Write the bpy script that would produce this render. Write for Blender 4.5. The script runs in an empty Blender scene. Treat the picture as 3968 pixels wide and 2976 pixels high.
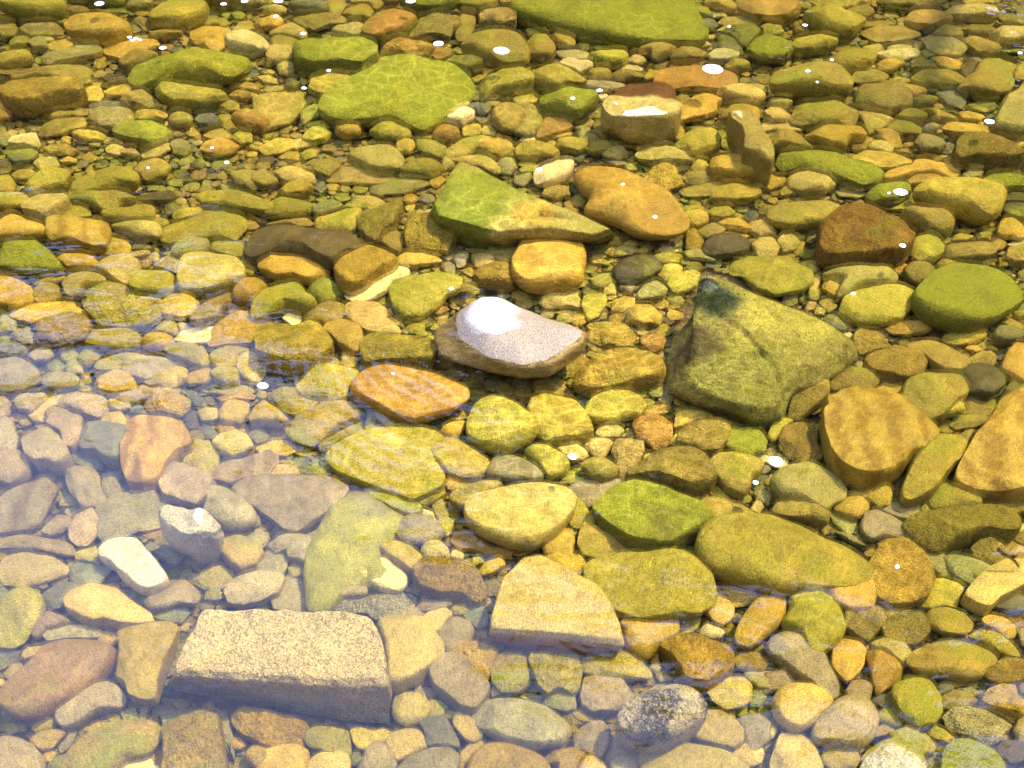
import bpy, math, random
import numpy as np
from mathutils import Vector, Matrix
random.seed(7); np.random.seed(7)
R = math.radians
scene = bpy.context.scene
COL = scene.collection

# ------------------------------------------------------------ camera
CAM_H = 1.72
DEPR = R(45.0)
VF = R(38.0)
cam_d = bpy.data.cameras.new('camera'); cam = bpy.data.objects.new('camera', cam_d); COL.objects.link(cam)
cam.location = (0, 0, CAM_H); cam.rotation_euler = (R(90) - DEPR, 0, 0)
cam_d.sensor_fit = 'VERTICAL'; cam_d.sensor_height = 24.0; cam_d.lens = 12.0 / math.tan(VF / 2)
cam_d.clip_start = 0.05; cam_d.clip_end = 400
scene.camera = cam

# ------------------------------------------------------------ sky, sun, exposure
SUN_AZ, SUN_EL = R(66), R(61)          # azimuth measured from +Y towards +X
world = bpy.data.worlds.new('World'); scene.world = world; world.use_nodes = True
wn = world.node_tree; bg = wn.nodes['Background']
sky = wn.nodes.new('ShaderNodeTexSky'); sky.sky_type = 'NISHITA'; sky.sun_disc = False
sky.sun_elevation = SUN_EL; sky.sun_rotation = SUN_AZ; sky.air_density = 1.0; sky.dust_density = .5; sky.ozone_density = 3.0
tcw = wn.nodes.new('ShaderNodeTexCoord'); cn = wn.nodes.new('ShaderNodeTexNoise'); cn.inputs['Scale'].default_value = 2.6; cn.inputs['Detail'].default_value = 7; cn.inputs['Roughness'].default_value = .55
cm = wn.nodes.new('ShaderNodeMapping'); cm.inputs['Scale'].default_value = (1, 1, 2.2); cm.inputs['Location'].default_value = (.4, 0, .3); wn.links.new(tcw.outputs['Generated'], cm.inputs[0]); wn.links.new(cm.outputs[0], cn.inputs['Vector'])
cmr = wn.nodes.new('ShaderNodeMapRange'); cmr.inputs[1].default_value = .36; cmr.inputs[2].default_value = .64; cmr.inputs[3].default_value = 0.42; cmr.inputs[4].default_value = .85; wn.links.new(cn.outputs[0], cmr.inputs[0])
cmx = wn.nodes.new('ShaderNodeMix'); cmx.data_type = 'RGBA'; wn.links.new(cmr.outputs[0], cmx.inputs[0]); wn.links.new(sky.outputs[0], cmx.inputs[6]); cmx.inputs[7].default_value = (8.6, 10.4, 22.0, 1)   # thin clouds, tinted blue and brightened to strengthen the veil on the water
wn.links.new(cmx.outputs[2], bg.inputs[0]); bg.inputs[1].default_value = 0.14
sd = bpy.data.lights.new('sun', 'SUN'); sd.energy = 3.5; sd.angle = R(0.5); sd.color = (1.0, 0.90, 0.74)
so = bpy.data.objects.new('sun', sd); COL.objects.link(so)
sunv = Vector((math.sin(SUN_AZ) * math.cos(SUN_EL), math.cos(SUN_AZ) * math.cos(SUN_EL), math.sin(SUN_EL)))
so.rotation_euler = sunv.to_track_quat('Z', 'Y').to_euler(); so.location = (3, 3, 6)
vs = scene.view_settings
vs.view_transform = 'Standard'; vs.look = 'None'; vs.exposure = 1.86; vs.gamma = 1; vs.use_curve_mapping = False

WATER_Z = 0.125
# ------------------------------------------------------------ helpers
def link(name, me, m=None, parent=None, loc=None):
    o = bpy.data.objects.new(name, me); COL.objects.link(o)
    if m is not None: me.materials.append(m)
    if parent is not None: o.parent = parent
    if loc is not None: o.location = loc
    return o
def tag(o, label=None, cat=None, group=None, kind=None):
    if label: o['label'] = label
    if cat: o['category'] = cat
    if group: o['group'] = group
    if kind: o['kind'] = kind
def mesh_from(name, V, F, smooth=True, col=None):
    me = bpy.data.meshes.new(name)
    V = np.asarray(V, dtype=np.float32); F = np.asarray(F, dtype=np.int32)
    k = F.shape[1]
    me.vertices.add(len(V)); me.vertices.foreach_set('co', V.ravel())
    me.loops.add(F.size); me.loops.foreach_set('vertex_index', F.ravel())
    me.polygons.add(len(F)); me.polygons.foreach_set('loop_start', np.arange(0, F.size, k, dtype=np.int32))
    me.polygons.foreach_set('loop_total', np.full(len(F), k, dtype=np.int32))
    if smooth: me.polygons.foreach_set('use_smooth', np.ones(len(F), dtype=bool))
    me.update(calc_edges=True)
    if col is not None:
        a = me.attributes.new('base', 'FLOAT_COLOR', 'POINT')
        c = np.ones((len(V), 4), dtype=np.float32); c[:, :3] = col
        a.data.foreach_set('color', c.ravel())
    return me
FPX = 384.0 / math.tan(VF / 2)
def unproj(G, z):
    """places a point of the bed: direction through the photograph's grid point G met with the level z"""
    G = np.atleast_2d(np.asarray(G, float))
    u = (G[:, 0] * 1.15735 - 512) / FPX; v = (384 - G[:, 1] * 1.15735) / FPX
    dx = u; dy = math.cos(DEPR) + v * math.sin(DEPR); dz = -math.sin(DEPR) + v * math.cos(DEPR)
    t = (z - CAM_H) / dz
    return np.stack([dx * t, dy * t], 1)
def ico(level):
    t = (1 + 5 ** .5) / 2
    v = [(-1,t,0),(1,t,0),(-1,-t,0),(1,-t,0),(0,-1,t),(0,1,t),(0,-1,-t),(0,1,-t),(t,0,-1),(t,0,1),(-t,0,-1),(-t,0,1)]
    f = [(0,11,5),(0,5,1),(0,1,7),(0,7,10),(0,10,11),(1,5,9),(5,11,4),(11,10,2),(10,7,6),(7,1,8),(3,9,4),(3,4,2),(3,2,6),(3,6,8),(3,8,9),(4,9,5),(2,4,11),(6,2,10),(8,6,7),(9,8,1)]
    V = [np.array(p) / np.linalg.norm(p) for p in v]
    for _ in range(level):
        cache = {}; nf = []
        def mid(a, b):
            k = (min(a, b), max(a, b))
            if k not in cache:
                m = V[a] + V[b]; V.append(m / np.linalg.norm(m)); cache[k] = len(V) - 1
            return cache[k]
        for a, b, c in f:
            ab, bc, ca = mid(a, b), mid(b, c), mid(c, a)
            nf += [(a, ab, ca), (b, bc, ab), (c, ca, bc), (ab, bc, ca)]
        f = nf
    return np.array(V), np.array(f)
ICO = {l: ico(l) for l in (1, 2, 3, 4, 5)}
class Noise:
    """smooth random field: sums of sine waves in random directions"""
    def __init__(s, rs, n=7):
        s.k = rs.normal(size=(3, n, 3)); s.k /= np.linalg.norm(s.k, axis=2, keepdims=True)
        s.f = np.array([1.0, 2.3, 5.0])[:, None] * rs.uniform(.7, 1.4, (3, n)); s.p = rs.uniform(0, 6.28, (3, n)); s.a = np.array([1, .45, .2])
    def __call__(s, P, octs=3):
        out = 0
        for o in range(octs):
            out = out + s.a[o] * np.sin((P @ s.k[o].T) * s.f[o] + s.p[o]).mean(1) * 2.0
        return out

# ------------------------------------------------------------ materials
def nodes(m):
    m.use_nodes = True; nt = m.node_tree; nt.nodes.clear()
    def N(t, **kw):
        n = nt.nodes.new('ShaderNode' + t)
        for k, v in kw.items():
            if isinstance(k, str) and k.startswith('i_'): n.inputs[k[2:]].default_value = v
            else: setattr(n, k, v)
        return n
    return nt, N, nt.links.new
def ramp(n, stops, interp='LINEAR'):
    cr = n.color_ramp; cr.interpolation = interp
    while len(cr.elements) < len(stops): cr.elements.new(.5)
    for e, (p, c) in zip(cr.elements, stops):
        e.position = p; e.color = c if len(c) == 4 else (*c, 1)
def stone_mat(name, speck=.5, mott=.5, algae=.3, bump=.5, band=0.0, rough=.55, grain=0.0, alg=(.14, .185, .016)):
    m = bpy.data.materials.new(name); nt, N, L = nodes(m)
    out = N('OutputMaterial'); p = N('BsdfPrincipled'); L(p.outputs[0], out.inputs[0])
    att0 = N('Attribute', attribute_name='base'); att = N('Gamma'); L(att0.outputs['Color'], att.inputs[0]); att.inputs[1].default_value = 1.12; geo = N('NewGeometry'); oi = N('ObjectInfo')
    sh = N('VectorMath', operation='MULTIPLY_ADD'); sh.inputs[2].default_value = (0, 0, 0)
    cmb = N('CombineXYZ'); L(oi.outputs['Random'], cmb.inputs[0]); L(oi.outputs['Random'], cmb.inputs[2])
    L(cmb.outputs[0], sh.inputs[0]); sh.inputs[1].default_value = (7, 3, 11); L(geo.outputs['Position'], sh.inputs[2])
    P = sh.outputs[0]
    def noise(scale, detail=4, rough=.6, dist=0.0, src=P):
        n = N('TexNoise'); n.inputs['Scale'].default_value = scale; n.inputs['Detail'].default_value = detail
        n.inputs['Roughness'].default_value = rough; n.inputs['Distortion'].default_value = dist; L(src, n.inputs['Vector']); return n
    def mix(mode, fac, a, b):
        x = N('Mix', data_type='RGBA', blend_type=mode, clamp_factor=True)
        for s, v in ((x.inputs[0], fac), (x.inputs[6], a), (x.inputs[7], b)):
            if hasattr(v, 'links'): L(v, s)
            elif isinstance(v, (int, float)): s.default_value = v
            else: s.default_value = (*v, 1)
        return x.outputs[2]
    def mr(src, a, b, c, d):
        x = N('MapRange'); L(src, x.inputs[0])
        for i, v in enumerate((a, b, c, d)): x.inputs[i + 1].default_value = v
        return x.outputs[0]
    n1 = noise(14, 5, .62, .4); n2 = noise(60, 5, .7); n3 = noise(230, 3, .6); n4 = noise(30, 4, .6, 1.0)
    c = att.outputs[0]
    # broad mottling: warmer and paler / darker areas
    pale = mix('MULTIPLY', 1.0, c, (1.65, 1.6, 1.55)); dark = mix('MULTIPLY', 1.0, c, (.52, .50, .46))
    c1 = mix('MIX', mr(n1.outputs[0], .5, .68, 0, min(1, mott * 1.25)), c, pale)
    c1 = mix('MIX', mr(n4.outputs[0], .52, .3, 0, mott * .95), c1, dark)
    if band > 0:
        w = N('TexWave', bands_direction='X'); w.inputs['Scale'].default_value = 5; w.inputs['Distortion'].default_value = 9; w.inputs['Detail'].default_value = 5; w.inputs['Detail Roughness'].default_value = .7; w.inputs['Detail Scale'].default_value = 1.6; L(P, w.inputs[0])
        c1 = mix('MIX', mr(w.outputs[1], .3, .9, 0, band), c1, mix('MULTIPLY', 1.0, c1, (.6, .5, .38)))
    # green film of algae, patchy and mostly on what faces up
    if algae > 0:
        nz = N('SeparateXYZ'); L(geo.outputs['Normal'], nz.inputs[0])
        na = noise(9, 5, .65, .6)
        am = N('Math', operation='MULTIPLY'); L(mr(na.outputs[0], .62 - .3 * algae, .80 - .3 * algae, 0, min(1, .5 + algae)), am.inputs[0]); L(mr(nz.outputs[2], -.1, .7, .35, 1), am.inputs[1])
        c1 = mix('MIX', am.outputs[0], c1, mix('MIX', n2.outputs[0], alg, (.24, .23, .03)))
    # fine dark and light specks
    c1 = mix('MULTIPLY', mr(n3.outputs[0], .47, .34, 0, speck), c1, (.30, .27, .22))
    c1 = mix('MIX', mr(n2.outputs[0], .60, .80, 0, speck * .55), c1, mix('MULTIPLY', 1.0, c1, (2.0, 1.95, 1.8)))
    n5 = noise(420, 2, .6); c1 = mix('MULTIPLY', 1.0, c1, mix('MIX', mr(n5.outputs[0], .32, .68, 0, 1), (.50, .48, .44), (1.45, 1.45, 1.38)))
    if grain > 0:
        v = N('TexVoronoi'); v.inputs['Scale'].default_value = 330; L(P, v.inputs['Vector'])
        hsv = N('SeparateColor'); L(v.outputs['Color'], hsv.inputs[0])
        c1 = mix('MIX', mr(hsv.outputs[0], .62, .70, 0, grain), c1, (.07, .07, .06))
        c1 = mix('MIX', mr(hsv.outputs[1], .70, .75, 0, grain), c1, (.45, .40, .28))
    L(c1, p.inputs['Base Color'])
    rr = mr(n2.outputs[0], .3, .7, rough - .12, rough + .15); L(rr, p.inputs['Roughness'])
    p.inputs['Specular IOR Level'].default_value = .2
    add = N('Math', operation='MULTIPLY_ADD'); L(n2.outputs[0], add.inputs[0]); add.inputs[1].default_value = .9
    ad2 = N('Math', operation='MULTIPLY_ADD'); L(n3.outputs[0], ad2.inputs[0]); ad2.inputs[1].default_value = .35; L(n4.outputs[0], ad2.inputs[2])
    L(ad2.outputs[0], add.inputs[2])
    b = N('Bump'); b.inputs['Strength'].default_value = bump; b.inputs['Distance'].default_value = .016
    L(add.outputs[0], b.inputs['Height']); L(b.outputs[0], p.inputs['Normal'])
    return m
MATS = {
 'smooth': stone_mat('stone_smooth', .5, .55, .12, .35, 0, .5),
 'olive': stone_mat('stone_olive', .55, .6, .42, .5, 0, .6),
 'rough': stone_mat('stone_rough', .75, .85, .2, .95, 0, .7),
 'moss': stone_mat('stone_mossy', .5, .5, .95, .7, 0, .85),
 'band': stone_mat('stone_banded', .45, .4, .05, .35, .75, .45),
 'granite': stone_mat('stone_granite', .6, .35, 0, 1.0, 0, .7, .5),
 'pitted': stone_mat('stone_pitted', 1.0, 1.0, .25, 1.3, 0, .7),
 'dry': stone_mat('stone_dry', .12, .2, 0, .35, 0, .65),
}
PAL = {  # surface colours (linear)
 'G': (.13,.15,.025), 'g': (.06,.078,.020), 'H': (.20,.215,.022), 'M': (.27,.235,.040), 'O': (.22,.170,.045),
 'L': (.22,.21,.105), 'S': (.105,.12,.105), 'D': (.065,.055,.035), 'Y': (.40,.275,.055), 'y': (.36,.31,.055),
 'R': (.31,.18,.045), 'B': (.25,.175,.050), 'K': (.32,.27,.10), 'T': (.42,.325,.135), 'C': (.58,.50,.29),
 'W': (.66,.64,.58), 'P': (.27,.215,.150), 'N': (.25,.22,.145), 'V': (.30,.20,.125), 'b': (.42,.30,.07)}
PAL = {k: tuple(a * (1 - w) + b * w for a, b in zip(v, (.27, .228, .065))) for k, v in PAL.items() for w in ((.12 if k in 'WCDN' else .22 if k in 'PVS' else .34),)}   # everything wears the same thin olive-gold film
CNAME = {'G':'moss green','g':'dark green','H':'lime green','M':'yellow-green','O':'olive brown','L':'grey-green','S':'slate grey','D':'dark brown',
 'Y':'golden ochre','y':'bright yellow','R':'rusty brown','B':'brown','K':'khaki','T':'tan','C':'cream','W':'white','P':'pinkish','N':'grey','V':'red-brown','b':'brown'}

TINT_LO = (.81, .76, .52); TINT_HI = (1.24, 1.18, .92)
BEND = .17
# trees of the far bank: bearing, elevation of the top, distance, crown radius
TREES = [(-34, 27, 9.5, 2.0), (-26, 28, 9.0, 1.9), (-20, 30, 9.5, 1.8), (-13, 33, 9, 1.7), (-7, 40, 9, 1.7), (-1, 46.5, 8.6, 1.6), (5, 51, 8.8, 1.7), (11, 52, 8.4, 1.6), (17, 53, 8.8, 1.7), (23, 51, 8.4, 1.6), (29, 52, 8.8, 1.6), (36, 54, 9.5, 1.6),
 (-30, 24, 12, 2.4), (-16, 28, 12, 2.4), (-3, 35, 12, 2.4), (8, 43, 12, 2.4), (20, 46, 12, 2.4), (32, 47, 12.5, 2.4), (-42, 25, 10, 2.2), (-50, 26, 11, 2.4), (44, 44, 13, 2.2)]

# outlines of the stones, traced on a grid of the photograph: colour, shape, points, look
DATA = """@0,0
M o 0,2 6,-6 50,-4 57,6 52,13 38,18 18,15 0,10
B o 57,11 62,5 71,4 77,8 74,13 62,14
G s 80,8 95,5 115,7 114,11 90,12
g o 55,-3 85,-8 110,-4 105,3 80,6 60,4
T o 109,5 113,0 130,-1 132,4 125,7 112,8
M o 129,18 133,8 150,3 172,2 182,7 176,16 160,22 150,25 133,22
O o 168,-5 185,-9 207,-3 203,3 188,6 174,2
K o 205,3 210,-5 225,-6 233,2 226,7 212,8
Y a 0,11 6,11 14,15 8,18 0,18
T a 18,23 36,20 54,21 55,27 42,31 26,33 19,28
Y o 57,25 66,18 84,16 104,15 113,22 112,31 98,36 76,37 60,32
B a 115,17 122,14 130,20 131,28 124,28
O o -2,20 12,18 16,26 12,33 0,35
O w 8,38 14,32 24,31 28,36 20,40 10,41
L o 25,38 30,32 46,31 48,34 41,38 40,45 28,45
Y o 41,41 48,35 61,35 63,39 58,45 42,46
L s 36,52 46,47 62,44 66,39 87,38 88,46 72,52 42,57
Y s 89,40 103,36 136,36 138,42 120,48 104,53 90,45
O o 102,53 115,46 134,43 137,49 118,59 106,62
H o 110,68 120,56 140,49 170,46 190,46 212,53 216,60 210,68 195,75 175,72 150,72 135,80 116,77 =bright lime-green mossy boulder with an oval grey-green stone leaning on its front
M o 135,82 142,73 160,71 184,76 197,84 188,89 170,94 150,94 139,89
Y b 0,84 6,76 14,68 28,66 44,67 68,72 73,80 68,87 45,95 25,101 13,101 4,94 =large ochre block with rounded edges and dark front near the left edge
O s -2,60 24,61 40,58 72,56 79,60 74,66 60,69 45,66 20,65 8,71 -2,70
D o 89,69 94,64 108,64 111,69 104,72 92,74
Y o 89,81 95,75 108,72 116,76 113,82 101,86 93,85
K a 104,87 112,80 124,78 131,84 140,91 128,94 110,91
Y a 71,84 78,73 86,74 90,84 86,89 74,89
L o 77,104 80,97 92,93 110,93 117,98 114,106 104,113 85,113
S s 77,92 90,88 103,87 106,92 92,94 80,96
Y o 114,102 120,95 136,95 145,99 142,104 122,106
G o 99,117 105,109 118,106 132,104 145,108 149,115 143,121 128,128 110,124 101,121
O r 145,103 150,97 160,96 167,103 165,110 155,112 147,109
S o 168,105 174,99 185,99 191,106 184,111 172,110
R r 200,105 208,98 222,98 233,104 228,112 210,113
O s 32,115 40,104 58,101 76,103 74,111 60,115 40,119
C b 7,126 11,117 22,115 33,116 34,124 31,128 16,128 =cream rounded square pebble lying near the left edge
Y o 62,118 68,114 84,113 93,117 88,122 72,125
B o 61,100 68,94 82,95 81,101 68,102
O o 40,99 46,93 60,92 64,96 58,101 44,104
S o 6,138 12,129 26,128 34,133 27,140 12,144
B o 38,131 46,125 60,125 68,130 58,135 42,135
T o 91,129 96,125 106,126 110,130 103,135 92,133
T o 104,136 109,129 118,128 121,133 116,137
K s 121,133 134,126 146,124 148,130 136,136 124,136
L a 147,126 152,119 161,119 165,128 160,134 150,133
Y a 172,128 178,120 195,119 206,127 200,133 186,136
B a 116,147 122,139 140,137 148,144 142,153 125,156
K a 29,143 36,137 49,136 51,143 46,148 35,149
B o 10,151 18,146 29,147 33,152 24,157 12,156
y o 21,163 34,151 48,145 60,147 62,154 56,163 40,167 26,172
M o 61,162 75,152 95,146 110,145 116,151 121,155 118,162 104,165 92,170 70,172 60,168
D o -3,140 6,136 11,142 8,150 -2,152
R r -2,94 5,92 12,98 9,105 -2,108
Y s 166,27 176,23 198,24 200,30 194,36 193,44 185,45 170,40 165,34
C o 195,38 205,31 222,29 231,36 233,41 222,46 205,47 197,44
B a 201,28 207,19 218,17 220,23 212,30 204,32
L a 170,20 178,13 190,13 189,20 178,24
B a 129,26 140,23 152,24 158,30 148,33 138,36 131,32
R o 198,84 205,79 222,79 224,86 208,89
B o 199,76 206,71 222,72 224,78 208,79
B o 188,94 196,87 206,90 207,96 198,97
B s 160,96 172,91 186,90 188,94 175,98 164,98
M a 200,119 208,113 218,117 217,123 208,125
Y a -2,153 8,151 14,160 10,165 -2,166
Y o 51,140 60,135 67,137 65,141 53,142
O s 175,117 186,112 200,114 200,119 182,120
K a 199,152 208,147 224,149 230,158 218,165 204,160
L o -2,115 7,114 9,121 4,126 -2,125
M o -2,46 14,44 27,47 28,53 15,58 -2,59
Y a 53,119 59,117 63,121 60,125 53,124
O a 64,72 74,64 79,65 78,71 70,74
O o 80,64 88,60 93,64 90,68 82,68
T o 77,125 82,122 87,125 84,128 77,127
T a 87,123 93,118 98,120 98,125 91,125
L s 42,14 54,13 66,15 60,18 46,19
M o 47,18 56,16 65,19 64,23 52,22
L s 112,22 122,22 124,27 116,30
D o 160,27 168,25 170,31 163,32
K o 164,43 172,41 176,45 166,47
@0,1
L o -1,2 3,-4 10,-3 14,3 10,8 1,9
T o 5,10 12,5 24,5 28,9 24,13 10,12
S o 28,5 34,-1 48,-2 62,1 63,8 57,12 42,12 31,10 =dark slate oval stone with pale glints near the top edge
B s 60,0 75,-3 78,4 72,14 62,12
Y o 75,13 78,7 88,4 98,5 102,11 97,17 83,18
O s 80,0 98,-4 108,0 110,5 102,9 100,4 88,2
O r 109,-4 122,-5 124,0 118,4 111,3
G o 124,-4 150,-9 172,-5 175,2 168,9 158,13 140,12 130,7 =green mossy boulder cut by the top edge with a foam fleck on it
M o 174,0 190,-6 205,-3 209,3 203,9 190,11 178,7
Y o 208,-2 221,-5 230,0 226,6 212,5
Y o -2,18 8,15 20,16 24,20 17,27 4,26
T s 11,29 16,22 30,20 38,24 44,28 42,34 30,32
O s 32,16 40,12 62,12 76,17 78,21 62,24 50,30 44,27 36,20
T o 65,27 73,21 84,19 93,24 91,31 84,34 70,31
R o 92,28 98,19 110,9 124,8 136,14 140,18 133,25 126,33 112,35 104,41 94,35 =rounded stone with a rusty orange top and green flanks near the top
K a 131,29 138,20 160,13 172,13 178,18 170,26 168,33 155,33 144,34 133,33 =pale yellow-green angular slab beside a foam fleck near the top
B o 172,24 176,14 190,16 189,25 182,35 173,34
T b 193,12 200,9 216,9 225,15 224,23 206,27 195,23 =tan pitted square stone just left of the giant mossy slab
O o 178,44 184,35 190,28 206,27 226,31 232,36 237,47 234,57 215,59 198,54 =dark grey-olive boulder with a long white foam fleck over it
M s 13,33 20,31 36,33 34,41 16,41
T a -3,34 2,29 9,33 11,39 2,43 -4,40
T o 8,50 13,41 26,40 33,39 34,45 30,53 18,56 10,54
G b 34,40 45,33 62,31 80,35 100,38 105,44 104,52 96,61 90,67 72,65 50,66 36,59 34,50 =green mossy block with a flat top in the upper part, left of centre
Y a 107,46 112,38 124,34 140,34 148,38 152,43 148,48 132,52 118,48 108,49
R o 152,49 156,42 166,41 171,44 168,49 157,52
M s 100,59 104,54 112,49 118,48 124,55 106,61 92,64
M o 45,83 48,70 58,65 80,64 89,67 84,75 70,80 64,87 52,87
H o 58,98 64,86 74,79 92,72 110,61 134,53 150,51 170,56 178,62 184,69 187,73 181,82 176,92 162,99 152,107 142,112 132,108 118,104 98,106 82,108 62,106 =largest smooth yellow-green mossy boulder above centre with a dark lower-left flank
G o 160,53 172,48 184,49 196,57 190,62 182,68 172,58
Y a 192,61 205,57 205,62 198,66
Y a 184,68 192,63 198,67 190,72
g o 181,81 188,73 192,74 196,84 193,88 184,88
M a 192,72 206,60 212,58 224,62 238,66 240,71 238,77 220,80 206,80 196,88 194,80
g a 196,86 206,80 222,80 214,86 203,88
C o 156,103 163,96 172,92 184,93 189,98 186,103 178,109 170,107 160,106 =pale cream knobbly pebble below the largest mossy boulder
T o 198,90 204,86 212,88 208,93 200,93
S o 184,90 192,88 203,93 200,100 190,98
R r 152,117 158,110 168,108 176,113 176,120 166,125 156,122
M a 178,112 184,107 194,108 194,114 188,118 179,118
T a 195,113 200,107 208,114 206,117 196,116
O r 203,98 210,89 222,90 232,98 230,108 222,117 212,114 205,106
O s -2,85 12,82 38,82 43,90 38,98 28,108 8,112 -2,108
K a 38,98 46,92 56,89 57,95 54,102 40,108
Y r 68,114 74,106 86,104 93,108 88,118 74,121
M o 98,111 104,107 124,106 133,113 134,120 128,124 116,124 106,123 102,117
g s 42,107 56,104 58,108 46,110
Y r 121,125 124,121 136,122 138,128 132,134 122,132
T a 135,119 137,113 141,114 145,120 138,121
B o 142,121 148,114 152,118 153,121
G a 137,125 140,121 160,122 164,127 160,136 148,134 140,132
O s 164,131 178,122 200,117 208,120 192,128 178,136 166,138
Y o 192,131 199,122 212,120 221,126 222,133 212,138 202,137
K o 79,135 88,127 112,126 122,133 128,142 124,148 108,151 98,149 86,141 =large flat khaki stone below the largest mossy boulder
M o 124,151 132,143 146,138 160,138 162,144 156,152 148,155 132,153
K a 164,134 168,138 178,136 172,143 160,148 162,140
y a 40,119 48,110 62,111 66,116 60,122 50,124
K s 60,156 72,150 76,143 96,148 110,152 122,150 118,158 100,160 72,158
L s 98,160 106,156 124,154 146,155 150,160 128,168 108,170 100,166
Y s 2,128 18,120 34,121 36,126 24,132 8,134
Y a 18,135 30,131 38,134 36,139 22,139
B a 38,134 46,128 54,130 52,136 42,138
K a 14,148 22,143 34,145 50,150 52,158 40,162 22,156
O a 38,145 48,140 66,140 74,137 72,146 62,154 48,148
O o -2,148 8,145 14,152 20,158 8,163 -4,160
Y o 20,162 30,156 44,158 50,165 40,171 24,170
S o 48,162 58,157 62,163 56,168
D o 24,70 34,65 38,72 34,78 26,76
T r 18,59 26,54 33,55 34,62 28,67 20,65
T a 38,67 44,66 48,69 42,74 38,72
K s 0,66 8,65 18,69 18,73 6,71
K s 6,77 12,74 24,75 23,79 10,80
K s 168,138 178,133 196,134 208,142 212,150 206,152 192,146 180,144
N a 206,140 221,136 226,144 220,150 212,150
Y a 150,155 160,151 164,156 156,163 150,160
K s 30,122 40,120 48,125 34,129
K a 34,6 36,2 44,5 42,8

@0,2
H s 0,8 20,-4 60,-12 120,-14 148,-4 153,6 160,16 168,28 160,36 140,37 120,38 90,38 60,31 30,22 8,16 =giant flat lime-green mossy slab running off the top edge
C s -4,15 0,14 6,21 4,24 -4,24
K o 12,27 15,20 20,20 26,28 22,31 14,31
O o 28,26 34,24 33,22 40,20
Y o 29,27 34,25 44,28 54,36 55,42 47,43 40,40 35,33
B b 13,36 18,31 30,31 36,40 37,47 33,52 24,51 16,50 =rusty brown cube-like stone below the giant mossy slab's left end
O o -5,33 4,33 10,42 14,52 8,60 -4,59
Y a 56,35 62,34 72,34 70,42 62,44 58,40
N s 38,44 50,43 66,45 65,51 50,53 40,48
C a 41,54 44,50 50,49 58,53 69,55 69,60 58,64 50,60 =pale grey angular chip above the green heart-shaped stone
y o 65,49 74,44 88,43 97,45 100,52 94,58 84,60 74,56 =smooth golden-yellow oval pebble below the giant mossy slab
M s 70,42 80,37 98,35 106,37 108,42 92,44 78,44
T a 100,52 104,48 113,49 116,53 108,56 101,54
O w 110,44 116,39 138,38 142,41 134,48 122,55 120,48
O o 137,47 143,42 158,43 168,50 166,54 148,54 138,50
C o 169,49 173,42 180,41 190,44 196,49 192,53 182,55 172,54 =pale cream oval stone right above the largest foam fleck
M r 184,57 190,52 202,53 206,57 198,61 188,62
T a 142,40 156,36 168,35 172,38 160,42 148,43
y o 163,34 168,30 175,30 174,35 166,36
Y o 166,4 170,-3 184,-2 195,6 194,9 182,10 172,8
O o 155,9 162,6 168,8 174,14 170,16 158,13
R o 195,6 200,0 216,-2 232,-1 247,4 248,11 240,19 222,19 208,15 =rusty brown rounded boulder near the top right
S o 161,17 166,15 175,17 178,24 172,28 163,24
K s 168,8 182,9 186,15 174,15
B s 177,19 186,14 206,14 216,20 206,23 186,23
T s 176,27 182,23 189,22 184,27
G w 180,26 192,23 206,22 214,27 210,33 202,42 196,40 188,30
G o 203,42 210,32 221,29 232,32 240,40 242,46 236,53 222,56 210,52 =deep green mossy stone near the upper right
g a 175,32 182,28 194,38 200,45 192,50 182,44
B a 214,22 221,19 226,22 230,28 218,29
M o 16,68 22,60 36,56 46,60 56,66 65,69 60,74 46,77 40,82 30,80 20,73
M r 65,65 70,59 80,60 86,65 82,71 70,71
O o 84,65 94,61 112,62 114,67 108,70 92,71
C o 92,60 98,56 108,56 113,60 110,63 96,62
R s 124,70 125,62 136,59 160,58 180,62 192,68 194,74 182,78 160,77 140,76 128,74 =long pinkish-brown block under the largest foam fleck
Y o 114,70 118,60 126,60 126,68 118,70
G o 23,89 28,82 40,79 50,77 60,80 74,80 74,88 68,98 56,107 46,105 36,98 26,95 =green heart-shaped mossy stone left of the pale emergent rock
N o 55,73 70,70 96,71 98,74 86,82 74,80 60,76
C b 78,97 80,90 88,86 90,80 104,74 124,70 136,73 140,80 141,88 145,98 142,104 130,109 100,111 86,109 80,103 =pale grey rock breaking the surface with a brown flaky crust on top
C w 74,79 79,78 84,85 76,88
M o 0,68 8,68 20,76 18,80 4,82 -4,76
Y s 0,82 14,79 26,82 20,89 4,92
O o 0,92 12,91 20,93 26,102 24,110 18,117 4,118 -6,112 =brownish olive round stone left of the green heart-shaped stone
R a 20,114 26,105 38,103 54,108 48,114 34,118 22,120
Y s 143,92 150,88 170,80 181,79 183,85 176,92 176,100 166,104 144,107 146,98
T o 177,78 186,73 200,72 210,78 219,86 217,89 208,93 196,90 184,85 =smooth tan oval stone right of the pale emergent rock
M o 196,73 206,71 220,77 222,84 216,83 206,75
Y o 180,103 188,93 200,90 213,95 214,103 206,110 198,106 186,105
K s 185,103 190,101 204,100 212,108 221,124 226,133 226,142 221,144 212,138 200,133 200,125 196,115 188,110 =grey-green slab standing diagonally out of a dark pool at right !e
T a 105,117 110,112 130,109 138,109 128,116 112,121
Y o 130,116 136,111 146,109 149,116 146,123 136,121
N o 85,122 88,116 95,114 102,119 96,124 88,126
B o 66,114 74,109 84,111 87,118 80,122 72,118
L a 54,111 64,108 70,116 78,121 70,126 60,122
R a 96,124 106,121 124,118 128,122 116,128 104,130 97,128
Y o 38,123 42,118 52,118 66,122 66,128 58,134 46,132 39,128
M o 62,130 70,123 82,122 88,127 82,133 70,135
K w 78,134 92,126 96,126 100,133 94,137 84,138
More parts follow.
